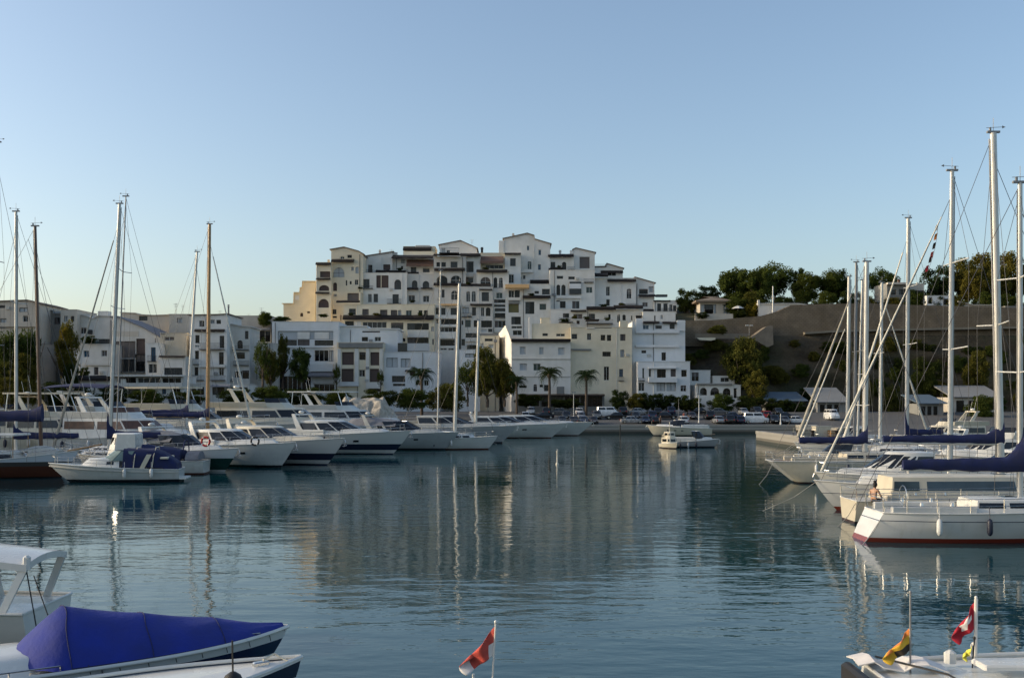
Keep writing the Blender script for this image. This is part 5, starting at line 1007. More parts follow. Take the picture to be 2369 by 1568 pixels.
def motor_yacht(label, bow, L, B, fs, fb, rot, hm, style='fly', heading=1, cabh=1.5, sup=M_gel, group='motor yachts at the western berths', ringm=None, bimini=None, hard=False, name='motor_yacht', cat='motorboat', tint=M_tint, deckm=None, canvas=None, arch=True, bowrail=True, portholes=True, sc=1.0):
    if group and 'western' in group: fs += .3; fb += .15
    a = (0 if heading > 0 else math.pi)+rad(rot); P = at(bow[0], 930, bow[1]); px = P.x-math.cos(a)*L*sc/2; py = P.y-math.sin(a)*L*sc/2
    root = thing(name, label, cat, (px,py,0), a, group); root.scale = (sc,sc,sc)
    sh = hull(root, L, B, fs, fb, hm, deckm, dep=.4, rake=L*.13, sw=.88, fine=2.5, e0=.2, e1=.75, pw=1.5)
    zc = fs+(fb-fs)*.35; z0 = fs-.05; z1 = zc+cabh
    if style == 'fly':
        lo = [(-.36*L,.40*B),(-.15*L,.43*B),(.06*L,.40*B),(.18*L,.28*B),(.245*L,.10*B)]; hi = [(-.36*L,.36*B),(-.15*L,.38*B),(-.02*L,.34*B),(.06*L,.22*B),(.10*L,.08*B)]
        trunk(root, 'cabin', lo, hi, z0, z1, sup, .05); band(root, 'cabin_window', lo, hi, z0, z1, .50, .86, (0,1,7,8), tint, .014, .05); band(root, 'windscreen', lo, hi, z0, z1, .52, .9, (2,3,4,5,6), tint, .014, .03)
        # coachroof forward
        l2 = [(.08*L,.30*B),(.2*L,.26*B),(.30*L,.16*B),(.36*L,.05*B)]; h2 = [(.08*L,.25*B),(.19*L,.2*B),(.27*L,.11*B),(.31*L,.03*B)]
        trunk(root, 'foredeck_trunk', l2, h2, zc-.1, zc+.42+(fb-fs)*.25, sup, .06)
        # flybridge
        f0 = [(-.40*L,.33*B),(-.2*L,.37*B),(-.06*L,.35*B),(.03*L,.22*B),(.06*L,.07*B)]; f1 = [(-.40*L,.36*B),(-.2*L,.40*B),(-.07*L,.37*B),(.0*L,.22*B),(.02*L,.07*B)]
        trunk(root, 'flybridge', f0, f1, z1+.03, z1+.52, sup, .03); band(root, 'fly_screen', f1, [(x-.25,y*.92) for x, y in f1], z1+.5, z1+.95, 0, .9, (2,3,4,5,6), tint, .012, .02)
        if arch:
            q = MB()
            for s in (-1, 1): q.loft([[(-.27*L+dx-.5*k,s*.35*B*(1-.12*k),z1+.35+1.35*k) for dx in (0,.1,.55,.45)] if False else [(-.24*L-.8*k+dx,s*(.36-.05*k)*B+dy,z1+.4+1.3*k) for dx, dy in ((0,-.05),(.5-.15*k,-.05),(.5-.15*k,.05),(0,.05))] for k in (0,.5,1)])
            q.bbox(-.24*L-.95,-.24*L-.4,-.32*B,.32*B,z1+1.66,z1+1.8,.04); part('radar_arch', q, sup, root)
            q = MB(); q.ell((-.24*L-.7,0,z1+1.98), .3, .3, .16, 12, 6); q.tube([(-.24*L-.6,.5,z1+1.7),(-.24*L-1.0,.5,z1+3.6)], .014, 4); q.tube([(-.24*L-.6,-.5,z1+1.7),(-.24*L-.9,-.5,z1+3.0)], .014, 4); part('radar', q, M_gel, root, smooth=60)
        if hard:
            q = MB(); q.loft([[(x,y*1.0,z1+z) for x, y in outline([(-.40*L,.30*B),(-.2*L,.36*B),(-.02*L,.32*B),(.04*L,.16*B)])] for z in (1.92,2.06)]); part('hardtop', q, sup, root)
            q = MB()
            for s in (-1, 1):
                for xx, dx in ((-.06*L,.5),(-.36*L,-.1)): q.tube([(xx+dx,s*.34*B,z1+.45),(xx,s*.31*B,z1+1.93)], .05, 6)
            part('hardtop_post', q, M_steel, root)
        if bimini:
            q = MB(); q.loft([[(-.38*L+.36*L*i/8, y*B*.36, z1+2.0+.22*math.sin(math.pi*i/8)*.7+.25*(1-abs(y)**2)+dz) for y, dz in [(-1+j*.25,0) for j in range(9)]+[(1-j*.25,-.05) for j in range(9)]] for i in range(9)]); part('bimini', q, bimini, root, smooth=50); q = MB()
            for s in (-1, 1):
                q.tube([(-.22*L,s*.36*B,z1+.4),(-.36*L,s*.34*B,z1+2.05)], .02, 5); q.tube([(-.2*L,s*.36*B,z1+.4),(-.04*L,s*.34*B,z1+2.05)], .02, 5)
            part('bimini_frame', q, M_steel, root, recalc=False)
    else:     # express cruiser: long raked screen over a low foredeck
        lo = [(-.18*L,.40*B),(-.02*L,.42*B),(.12*L,.36*B),(.24*L,.22*B),(.29*L,.07*B)]; hi = [(-.20*L,.33*B),(-.10*L,.34*B),(-.03*L,.28*B),(.03*L,.17*B),(.05*L,.06*B)]
        l2 = [(-.0*L,.40*B),(.2*L,.30*B),(.34*L,.16*B),(.40*L,.05*B)]; h2 = [(.0*L,.34*B),(.17*L,.24*B),(.29*L,.11*B),(.34*L,.03*B)]
        trunk(root, 'foredeck_trunk', l2, h2, zc-.1, zc+.30+(fb-fs)*.25, sup, .08)
        if hard:
            trunk(root, 'cabin', lo, hi, z0, z1, sup, .06); band(root, 'cabin_window', lo, hi, z0, z1, .42, .86, (0,1,7,8), tint, .014, .06); band(root, 'windscreen', lo, hi, z0, z1, .40, .92, (2,3,4,5,6), tint, .014, .03)
        else:
            band(root, 'windscreen', lo, hi, z0, z1, .30, .85, (1,2,3,4,5,6,7), tint, .03, .01); q = MB(); A = [tuple(Vector((*p,z0)).lerp(Vector((*r_,z1)),.86)) for p, r_ in zip(outline(lo),outline(hi))][1:9]; q.tube(A, .03, 5); part('screen_frame', q, M_steel, root)
        q = MB()
        for s in (-1, 1): q.bbox(-.44*L,-.02*L,s*.39*B-.12,s*.39*B+.12,fs-.1,zc+.45,.05)
        q.bbox(-.46*L,-.40*L,-.38*B,.38*B,fs-.1,zc+.35,.05); part('cockpit_coaming', q, sup, root); q = MB()
        for xx in (-.1*L,-.32*L): q.bbox(xx-.3,xx+.3,-.3*B,.3*B,fs-.05,fs+.5,.05)
        part('seat', q, M_greycan if not canvas else canvas, root)
        if arch:
            q = MB()
            for s in (-1, 1): q.loft([[(-.20*L-.75*k+dx,s*(.40-.06*k*k)*B+dy,zc+.35+1.5*k) for dx, dy in ((0,-.05),(.6-.25*k,-.05),(.6-.25*k,.05),(0,.05))] for k in (0,.33,.66,1)])
            q.bbox(-.20*L-.8,-.20*L-.38,-.345*B,.345*B,zc+1.80,zc+1.94,.04); part('radar_arch', q, sup, root, smooth=40); q = MB(); q.ell((-.20*L-.6,0,zc+2.1), .28, .28, .15, 12, 6); q.tube([(-.2*L-.6,.4,zc+1.9),(-.2*L-1.1,.4,zc+3.7)], .013, 4); part('radar', q, M_gel, root, smooth=60)
        if canvas:
            q = MB(); q.loft([[(-.42*L+.44*L*i/8, y*B*(.41-.03*i/8), zc+.5+(1.15 if i > 0 else .2)*(1-.72*abs(y)**3)*(.72+.28*math.sin(math.pi*(i+1)/9))+.03*math.sin(i*2.3+y*5)) for y in [-1+j*.2 for j in range(11)]] for i in range(9)], closed=False, cap0=False, cap1=False); part('canvas_cover', q, canvas, root, smooth=50)
    if bowrail:
        n = len(sh); guard(root, sh, int(n*.5), n-1, .62)
    if portholes:
        q = MB(); rr = hull_rings(L, B, fs, fb, rake=L*.13, sw=.88, fine=2.5, e0=.2, e1=.75, pw=1.5, dep=.4)[0]
        for i in (8, 10, 12):
            for s in (3, 13):
                A, B2 = Vector(rr[i][s]), Vector(rr[i+1][s]); C_ = Vector(rr[i][s+(-1 if s < 8 else 1)]); D = Vector(rr[i+1][s+(-1 if s < 8 else 1)]); o = Vector((0,-.02 if s < 8 else .02,0)); cpt = (A+B2+C_+D)/4
                P = [cpt+(q_-cpt)*.62+o for q_ in (A,B2,D,C_)]; q.add(P+[p-o*1.6 for p in P], [(0,1,2,3),(4,5,6,7),(0,1,5,4),(1,2,6,5),(2,3,7,6),(3,0,4,7)])
        part('porthole', q, M_tint, root)
    for i, t in enumerate((3, 6, 9)): x, y, z = sh[t]; fender(root, x, -y-.14, z-.5, .13, .55, M_fend if i % 2 else M_fendb)
    q = MB(); q.bbox(-.5*L-.6,-.5*L+.05,-B*.4,B*.4,.22,.34,.05); part('swim_platform', q, M_teak, root)
    q = MB(); x, y, z = sh[-1]; q.tube([(x+.02,0,z-.1),(x+.12,0,z-.35),(x-.05,0,z-.6)], .04, 6); q.tube([(x-.25,0,z-.62),(x-.02,0,z-.68),(x+.2,0,z-.58)], .035, 6); part('anchor', q, M_steel, root)
    return root
# ---- western berths, bows to the channel
motor_yacht('green sided cruiser with grey canvas, carrying the red and white life ring', (552,86), 12, 3.8, 1.15, 1.75, -24, H_green, 'express', hard=False, canvas=M_greycan, sc=1.08)
def ring_on(loc, label, rz, c1):
    r = thing('life_ring', label, 'life ring', loc, rz, 'life rings on the cruisers'); q = MB(); q.torus((0,0,0), .36, .085, 'y', 22, 8); part('ring', q, c1, r, smooth=60); q = MB()
    for k in range(4):
        a = k*math.pi/2+.6; q.tube([(.36*math.cos(a-.12),0,.36*math.sin(a-.12)),(.36*math.cos(a+.12),0,.36*math.sin(a+.12))], .092, 8)
    part('band', q, M_gel, r); return r
motor_yacht('white cruiser with dark swept windscreen and plain white hull, carrying the black life ring', (684,91), 13.5, 4.2, 1.35, 1.95, -27, H_blk, 'express', hard=True, cabh=1.25, sc=1.12)
motor_yacht('white yacht with dark boot stripe and black rolled covers on its flybridge', (797,95), 15, 4.4, 1.35, 2.1, -26, H_navyband, 'express', hard=True, cabh=1.3, sup=M_gelc, sc=1.15)
motor_yacht('white sport yacht with a navy hull band, bow in the middle of the western row', (950,115), 15.5, 4.6, 1.35, 2.1, -17, H_navyband, 'express', hard=True, arch=True, cabh=1.3, sc=1.22)
motor_yacht('blunt grey white cruiser with low superstructure right of the navy banded yacht', (1062,126), 13.5, 4.3, 1.3, 1.75, -12, H_grey, 'express', sup=M_deck, canvas=M_greycan, sc=1.2)
motor_yacht('large pale yacht with long flat side moored before the thick white mast', (1197,147), 19, 5.0, 1.7, 2.2, -7, H_grey, 'express', hard=True, sup=M_deck, arch=False, sc=1.1)
motor_yacht('sleek yacht with pointed dark windowed bow, second from the channel end of the western row', (1310,168), 22, 5.4, 1.7, 2.3, -4, H_white, 'express', hard=True)
motor_yacht('farthest yacht of the western row, its long pointed bow reaching toward the parked cars', (1372,180), 24, 5.6, 1.7, 2.3, -3, H_white, 'express', hard=True, arch=False)
motor_yacht('large flybridge yacht with a cream hardtop on bent posts', (640,128), 17, 5.0, 1.6, 2.4, -12, H_white, 'fly', hard=True, sup=M_gelc, arch=False, sc=1.4)
motor_yacht('flybridge yacht with blue bimini beside the grey masts', (470,112), 15, 4.8, 1.5, 2.2, -10, H_white, 'fly', bimini=M_blue, sc=1.38)
motor_yacht('flybridge yacht with brown tinted side windows behind the cruiser with the red life ring', (505,102), 15.5, 4.6, 1.45, 2.2, -14, H_white, 'fly', tint=M_darkwood, hard=False, sc=1.25)
motor_yacht('old cream trawler yacht with tall wheelhouse left of the white wheelhouse boat', (330,108), 13, 4.4, 1.4, 2.0, -8, H_cream, 'fly', sup=M_gelc, hard=True, sc=1.3)
motor_yacht('white yacht with open flybridge in the second row, behind the navy banded yacht', (860,136), 17, 4.8, 1.6, 2.3, -8, H_white, 'fly', sup=M_gelc, sc=1.45)
motor_yacht('second row yacht with a long flat white canopy near the rocks', (985,150), 17, 5, 1.6, 2.3, -6, H_white, 'fly', hard=True, sc=1.35)
motor_yacht('small white cruiser tucked under the cream hardtop yacht', (735,108), 12, 4.0, 1.2, 1.8, -16, H_white, 'express', hard=True, tint=M_clear)
motor_yacht('cream boat with a dark cockpit left of the tall leaning mast', (215,112), 12, 4, 1.4, 2.0, -6, H_cream, 'fly', sup=M_gelc, arch=False, sc=1.35)
ring_on(at(476,1021,83.5), 'red and white life ring hanging on the green sided cruiser', rad(-10), M_red)
ring_on(at(590,1020,88.0), 'black life ring hanging on the white cruiser with swept windscreen', rad(-10), M_black)
# ---- the nearest western boat: white cuddy cruiser with blue canopy, bow to the left
def canopy_boat():
    Y = 76; L, B = 9.6, 3.1; a = math.pi+rad(9); c = at(268,930,Y)
    r = thing('cabin_cruiser', 'white cabin cruiser with bright blue cockpit canopy, nearest of the western boats', 'motorboat', (c.x,c.y,0), a)
    sh = hull(r, L, B, .95, 1.45, H_blk, M_gel, dep=.35, rake=1.7, sw=.9, fine=2.3, e0=.2, e1=.8, pw=1.4)
    lo = [(-.05*L,.40*B),(.1*L,.36*B),(.22*L,.24*B),(.30*L,.08*B)]; hi = [(-.05*L,.34*B),(.08*L,.29*B),(.16*L,.18*B),(.2*L,.06*B)]
    trunk(r, 'foredeck_trunk', lo, hi, .9, 1.75, M_gel, .08); band(r, 'porthole', lo, hi, .9, 1.75, .5, .78, (0,6), M_tint, .012, .3)
    w0 = [(-.12*L,.40*B),(.0*L,.37*B),(.08*L,.24*B),(.1*L,.07*B)]; w1 = [(-.17*L,.36*B),(-.07*L,.32*B),(-.02*L,.2*B),(-.0*L,.06*B)]
    band(r, 'windscreen', w0, w1, 1.62, 2.38, .0, .95, (0,1,2,3,4,5,6), M_clear, .02, .02)
    q = MB(); rings = []
    for i in range(11):
        s = i/10; x = -.08*L-.40*L*s; hgt = 2.52-.15*s-(.95*max(0,(s-.55)/.45)**1.5); wdt = .43*B*(1-.04*s); low = 1.12-.25*max(0,(s-.6)/.4)
        rings.append([(x+.02*math.sin(k*2+i), wdt*(-math.cos(math.pi*k/10))*(1.0), low+(hgt-low)*min(1,(math.sin(math.pi*k/10)*1.5)**.8)+.025*math.sin(i*2.3+k)) for k in range(11)])
    q.loft(rings, closed=False, cap0=True, cap1=True); part('canopy', q, M_blue, r, smooth=45)
    q = MB()
    for xx in (-.16*L, -.3*L): q.tube([(xx,-.44*B,1.1),(xx-.1,-.42*B,2.0),(xx-.15,-.2*B,2.58),(xx-.15,.2*B,2.58),(xx-.1,.42*B,2.0),(xx,.44*B,1.1)], .035, 6)
    part('canopy_hoop', q, M_gelc, r); q = MB(); q.bbox(-.42*L,-.36*L,-.45*B,.45*B,1.75,1.9,.05); 
    for s in (-1, 1): q.loft([[(-.24*L-.55*k+dx,s*.45*B+dy,1.0+1.1*k) for dx, dy in ((0,-.04),(.35,-.04),(.35,.04),(0,.04))] for k in (0,1)])
    part('arch', q, M_gelc, r); guard(r, sh, 9, 18, .5)
    q = MB(); q.loft([[(x-.02,y*1.012,z-.16) for x, y, z in sh],[(x-.02,y*1.012,z-.26) for x, y, z in sh]], closed=False, cap0=False, cap1=False); q.loft([[(x-.02,-y*1.012,z-.16) for x, y, z in sh],[(x-.02,-y*1.012,z-.26) for x, y, z in sh]], closed=False, cap0=False, cap1=False); part('stripe', q, M_deck, r, recalc=False)
    q = MB(); q.bbox(-.5*L-.5,-.5*L+.05,-B*.38,B*.38,.2,.32,.04); part('swim_platform', q, M_gel, r); fender(r, -.1*L, .5*B+.1, .7); fender(r, -.3*L, .5*B+.1, .7)
canopy_boat()
def wheelhouse_boat():
    Y = 84; L, B = 10.5, 3.3; c = at(330,930,Y); a = math.pi+rad(4)
    r = thing('fishing_boat', 'white boat with a plain tall wheelhouse and blue sprayhood behind the blue canopy cruiser', 'motorboat', (c.x,c.y,0), a)
    sh = hull(r, L, B, 1.1, 1.7, H_white, M_deck, dep=.4, rake=1.2, sw=.85, fine=2.2)
    lo = [(.02*L,.36*B),(.2*L,.34*B),(.27*L,.2*B)]; hi = [(.03*L,.33*B),(.17*L,.3*B),(.21*L,.17*B)]; trunk(r, 'wheelhouse', lo, hi, 1.1, 3.35, M_gel, .1); band(r, 'windscreen', lo, hi, 1.1, 3.35, .62, .88, (1,2,3), M_tint, .015, .05)
    q = MB(); q.loft([[(-.02*L-.30*L*i/8, -math.cos(math.pi*k/10)*B*.42, 1.25+(1.25-.5*i/8)*min(1,math.sin(math.pi*k/10)*1.4)+.03*math.sin(i+k)) for k in range(11)] for i in range(9)], closed=False, cap0=True, cap1=True); part('sprayhood', q, M_blue, r, smooth=45)
    q = MB(); q.torus((-.34*L,0,1.9), .95, .05, 'x', 20, 6); part('hoop', q, M_blue, r, recalc=False); q = MB(); q.loft([[(-.36*L-.1*L*i/4,-math.cos(math.pi*k/8)*B*.4,1.2+.7*math.sin(math.pi*k/8)) for k in range(9)] for i in range(5)], closed=False, cap0=True, cap1=True); part('cockpit_cover', q, M_greycan, r, smooth=45)
    guard(r, sh, 10, 18, .6)
wheelhouse_boat()
# ---- western sailing boats
GW = 'sailing boats at the western berths'
def wood_boat():
    Y = 80; mt_x = X(94,Y); L, B = 14, 3.9; 
    r = sailboat('classic dark wooden ketch with blue sail cover and brown varnished mast at the left edge', 96, Y, 1, L, B, 1.15, 2.15, H_dark, Z(524,Y), mast_at=.29, r=.15, mm=M_darkwood, boom=-3.6, coverm=M_blue, coverr=(.42,.3), covup=.6, lean=-.028, cabm=M_gel, cabh=.9, cabx=(-.30,.22), group=GW, name='wooden_ketch', spread=(), zboom=4.6, deckm=M_teak)
    q = MB(); q.tube([(L*.44,0,2.1),(L*.5+1.9,0,2.65)], .1, 8, .06); part('bowsprit', q, M_wood, r); q = MB(); q.tube([(L*.5+1.85,0,2.65),(3.0,0,Z(524,Y)-1)], .014, 4); q.tube([(L*.5+1.85,0,2.6),(L*.45,0,.4)], .014, 4); part('bobstay', q, M_wire, r)
    q = MB(); q.bbox(-4.6,2.6,-1.35,1.35,3.35,3.5,.06); part('awning_roof', q, M_gel, r); q = MB()
    for x in (-4.4,-1,2.4):
        for s in (-1.25,1.25): q.tube([(x,s,1.1),(x,s,3.36)], .035, 6)
    part('awning_post', q, M_wood, r); q = MB(); q.bbox(3.2,5.6,-.75,.75,1.75,2.15,.12); q.loft([[(2.6+3.0*i/6,-math.cos(math.pi*k/8)*.6,2.1+.45*math.sin(math.pi*k/8)*math.sin(math.pi*(i+.6)/7)) for k in range(9)] for i in range(7)], closed=False); part('tender', q, M_deck, r, smooth=45)
wood_boat()
sailboat('yacht with a plain white mast left of the brown varnished mast', 37, 88, -1, 12, 3.6, 1.1, 1.5, H_white, Z(490,88), r=.15, group=GW, lean=.0, spread=(.62,), boom=-4.6, coverm=M_blue, coverr=(.3,.2))
sailboat('yacht at the left frame edge with dark curved shrouds', -6, 84, 1, 13, 3.8, 1.15, 1.6, H_white, Z(330,84), r=.13, mm=M_alud, group=GW, spread=(.35,.62), boom=-4.4, coverm=M_blue)
sailboat('yacht with a slightly leaning tall white mast behind the wheelhouse boat', 252, 88, -1, 12.5, 3.7, 1.15, 1.55, H_white, Z(472,88), r=.17, lean=-.043, group=GW, spread=(.58,), furl=M_furld, furlr=.13, boom=-3.6, coverm=M_blue, coverr=(.34,.22), covup=1.9)
sailboat('yacht whose slim grey mast stands against the leaning tall white mast', 268, 97, -1, 13, 3.8, 1.15, 1.55, H_white, Z(455,97), r=.065, mm=M_alud, lean=-.04, group=GW, spread=(.7,))
sailboat('yacht with the shorter grey white mast left of the yellow wooden mast', 429, 118, 1, 12, 3.6, 1.2, 1.6, H_white, Z(583,118), r=.15, mm=M_alu, lean=.063, group=GW, spread=(.55,), boom=-5, coverm=M_blue, zboom=4.6)
sailboat('yacht with a yellow varnished wooden mast before the tall white house', 480, 108, 1, 13, 3.8, 1.2, 1.6, H_white, Z(519,108), r=.2, mm=M_wood, lean=.010, group=GW, spread=(.5,), furl=M_furl, furlr=.14, boom=-5, coverm=M_blue, zboom=4.4)
sailboat('yacht with a slim white mast left of the thick white mast', 1012, 143, 1, 13, 3.8, 1.3, 1.7, H_white, Z(626,143), r=.09, lean=.02, group=GW, spread=(.5,))
sailboat('yacht with the thick white mast in front of the complex', 1052, 128, 1, 13, 3.8, 1.3, 1.7, H_white, Z(656,128), r=.21, lean=.032, group=GW, spread=())
sailboat('yacht with a short white mast by the tall dense tree', 1100, 148, 1, 12, 3.6, 1.3, 1.7, H_white, Z(742,148), r=.2, lean=.03, group=GW, spread=())
# ---- eastern berths
GE = 'sailing yachts at the eastern berths'
sailboat('nearest white yacht with red waterline, long blue sail cover and reverse transom, lower right', 2360, 44, 1, 13, 3.7, 1.28, 1.5, H_red, Z(424,44), mast_at=.065, r=.13, tr=.95, boom=-4.4, zboom=3.0, coverm=M_blue, coverr=(.30,.19), covup=1.5, group=GE, spread=(.4,.7), cabx=(-.12,.3), cabh=.5)
sailboat('yacht with cream deckhouse and the tallest mast, blue sail cover along its boom', 2316, 50.5, 1, 14.5, 4.0, 1.15, 1.6, H_cream, Z(308,50.5), mast_at=.03, r=.21, lean=-.022, boom=-5.6, zboom=3.9, coverm=M_blue, coverr=(.23,.14), covup=1.0, group=GE, spread=(.46,), cabx=(-.38,.32), cabh=1.15, cabm=M_gelc, winm=M_tintb)
sailboat('yacht with cream bow, dark window strip and furled headsail, beside the seated person', 2197, 56, -1, 13.5, 3.8, 1.25, 1.65, H_red, Z(396,56), mast_at=-.06, r=.15, group=GE, spread=(.42,.7), furl=M_furl, furlr=.075, cabx=(-.2,.34), cabh=.65, mm=M_alu, lean=-.008)
sailboat('yacht with long overhanging counter stern and short blue sail cover', 2001, 75, 1, 13.5, 3.6, 1.65, 1.8, H_cream, Z(606,75), mast_at=.03, r=.21, tr=-2.6, boom=-4.6, zboom=2.9, coverm=M_blue, coverr=(.26,.2), covup=1.5, group=GE, spread=(.25,), cabm=M_gelc, deckm=M_teak, lean=.01)
sailboat('yacht with a tall mast and purple blue mast cover behind the eastern front row', 2097, 92, -1, 13, 3.8, 1.3, 1.7, H_white, Z(505,92), mast_at=.02, r=.19, group=GE, spread=(.45,.7), furl=M_furl, furlr=.16, boom=-3.2, coverm=M_blue, covup=2.4, lean=-.008)
sailboat('yacht with the thin mast between the two mid eastern masts', 2036, 112, 1, 12, 3.6, 1.3, 1.7, H_white, Z(654,112), mast_at=.02, r=.19, group=GE, spread=(.55,), furl=M_furl, furlr=.15, lean=.012)
sailboat('yacht with weathered grey furled sail leaning left toward the car park', 1976, 106, -1, 13.5, 3.7, 1.4, 1.8, H_white, Z(607,106), mast_at=.03, r=.16, mm=M_alud, group=GE, spread=(.5,), furl=M_furld, furlr=.19, lean=-.012, furltop=.90)
sailboat('yacht with pale mast and slim cream furled sail beside the weathered one', 1960, 113, -1, 10.5, 3.4, 1.3, 1.6, H_cream, Z(640,113), mast_at=-.02, r=.22, group=GE, spread=(), furl=M_furl, furlr=.11, lean=-.012, furltop=.76)
sailboat('yacht with bent pale mast right of the weathered furled sail', 1984, 120, -1, 12, 3.5, 1.3, 1.6, H_white, Z(648,120), mast_at=.05, r=.13, group=GE, spread=(.4,), lean=-.03)
def mast_lamp(): pass
GM = 'motorboats at the eastern berths'
motor_yacht('white cruiser with swept hardtop behind the mast with the purple blue cover', (2004,98), 12.5, 4.0, 1.3, 1.8, 2, H_white, 'express', heading=-1, hard=True, group=GM, tint=M_tintb)
motor_yacht('white motorboat with flat roof and cluttered cockpit behind the tallest masts', (2112,80), 13, 4.2, 1.4, 2.0, 1, H_white, 'fly', heading=-1, hard=False, group=GM, arch=False)
motor_yacht('low white motorboat with blue tarpaulin behind the long blue sail covers', (2150,66), 11, 3.6, 1.2, 1.6, 1, H_white, 'express', heading=-1, hard=True, group=GM, arch=False)
motor_yacht('white motorboat farthest back near the stone mole', (1880,128), 9.5, 3.4, 1.2, 1.7, 3, H_white, 'express', heading=-1, hard=True, group=GM, arch=False)
motor_yacht('cream motorboat with open flybridge in the far eastern row', (2060,124), 13, 4.2, 1.4, 2.0, 2, H_cream, 'fly', heading=-1, group=GM, sup=M_gelc)
motor_yacht('small open cruiser moored ahead of the counter stern yacht', (1838,90), 8.5, 3.0, 1.0, 1.35, 2, H_cream, 'express', heading=-1, group=GM, sup=M_gelc, arch=False, bowrail=True)
motor_yacht('white cruiser with dark windows between the counter stern yacht and the cream deckhouse yacht', (1885,65), 10.5, 3.4, 1.15, 1.5, 1, H_white, 'express', heading=-1, group=GM, hard=True, arch=False)
# ---- in the channel
motor_yacht('grey white speedboat drifting in the channel before the far quay', (1664,133), 6.2, 2.2, .75, 1.15, -6, H_grey, 'express', group=None, arch=False, bowrail=False, portholes=False, name='speedboat')
motor_yacht('moored white launch with a cream lit bow below the far quay', (1496,180), 11.5, 3.6, 1.3, 1.9, 3, H_cream, 'express', heading=-1, group=None, hard=False, arch=False, bowrail=False, name='launch')
def workboat():
    Y = 131; c = at(1551,930,Y); r = thing('work_boat', 'small cream two deck work boat catching the sun, left of the grey speedboat', 'boat', (c.x,c.y,0), rad(-70))
    hull(r, 3.6, 1.9, .55, .8, H_cream, M_gelc, dep=.3, rake=.4, sw=.85, fine=2.4)
    for nm, z0, z1, k in (('cabin',.5,1.35,1.0),('wheelhouse',1.38,2.1,.72)):
        lo = [(-1.0*k-.1,.75*k),(.5*k,.72*k),(.8*k,.5*k)]; hi = [(-1.0*k-.1,.7*k),(.42*k,.68*k),(.68*k,.46*k)]; t = trunk(r, nm, lo, hi, z0, z1, M_gelc, .05); band(r, nm+'_window', lo, hi, z0, z1, .42, .84, (0,1,2,3,4), M_tint, .012, .14)
    q = MB(); q.tube([(-.2,0,2.1),(-.2,0,3.3)], .03, 5); q.tube([(-.2,-.3,2.8),(-.2,.3,2.8)], .02, 5); q.tube([(-.9,.3,1.4),(-.9,.3,3.0)], .018, 5); q.ell((-.2,0,3.3), .08,.08,.12); part('mast', q, M_gelc, r); q = MB()
    for s in (-.68,.68): railing(q, -1.0, -.35, s, s+.0, 1.38, 1.75, .2)
    part('railing', q, M_gelc, r, recalc=False)
workboat()
def reflection_streak(label, px, py, h, m):
    Y = 13944/(py-930); c = at(px,930,Y); o = thing('reflection_spar', label, 'reflection_streak', (c.x,c.y,0), 0, 'reflection streaks in the channel'); q = MB(); q.loft([[(r*math.cos(k*.6283),r*math.sin(k*.6283),z) for k in range(10)] for r, z in ((.05,-.3),(.14,-.15),(.16,.0),(.13,.14),(.06,.2),(.05,h*.8),(.09,h*.82),(.09,h),(.02,h+.05))]); part('float', q, m, o, smooth=50); q = MB(); q.torus((0,0,h+.12), .07, .018, 'x', 12, 5); part('ring', q, M_steel, o)
reflection_streak('cream spar standing in for a bright reflection streak, middle of the channel', 1289, 1074, 1.3, M_gelc)  # cream spar added for a bright reflection streak on the water
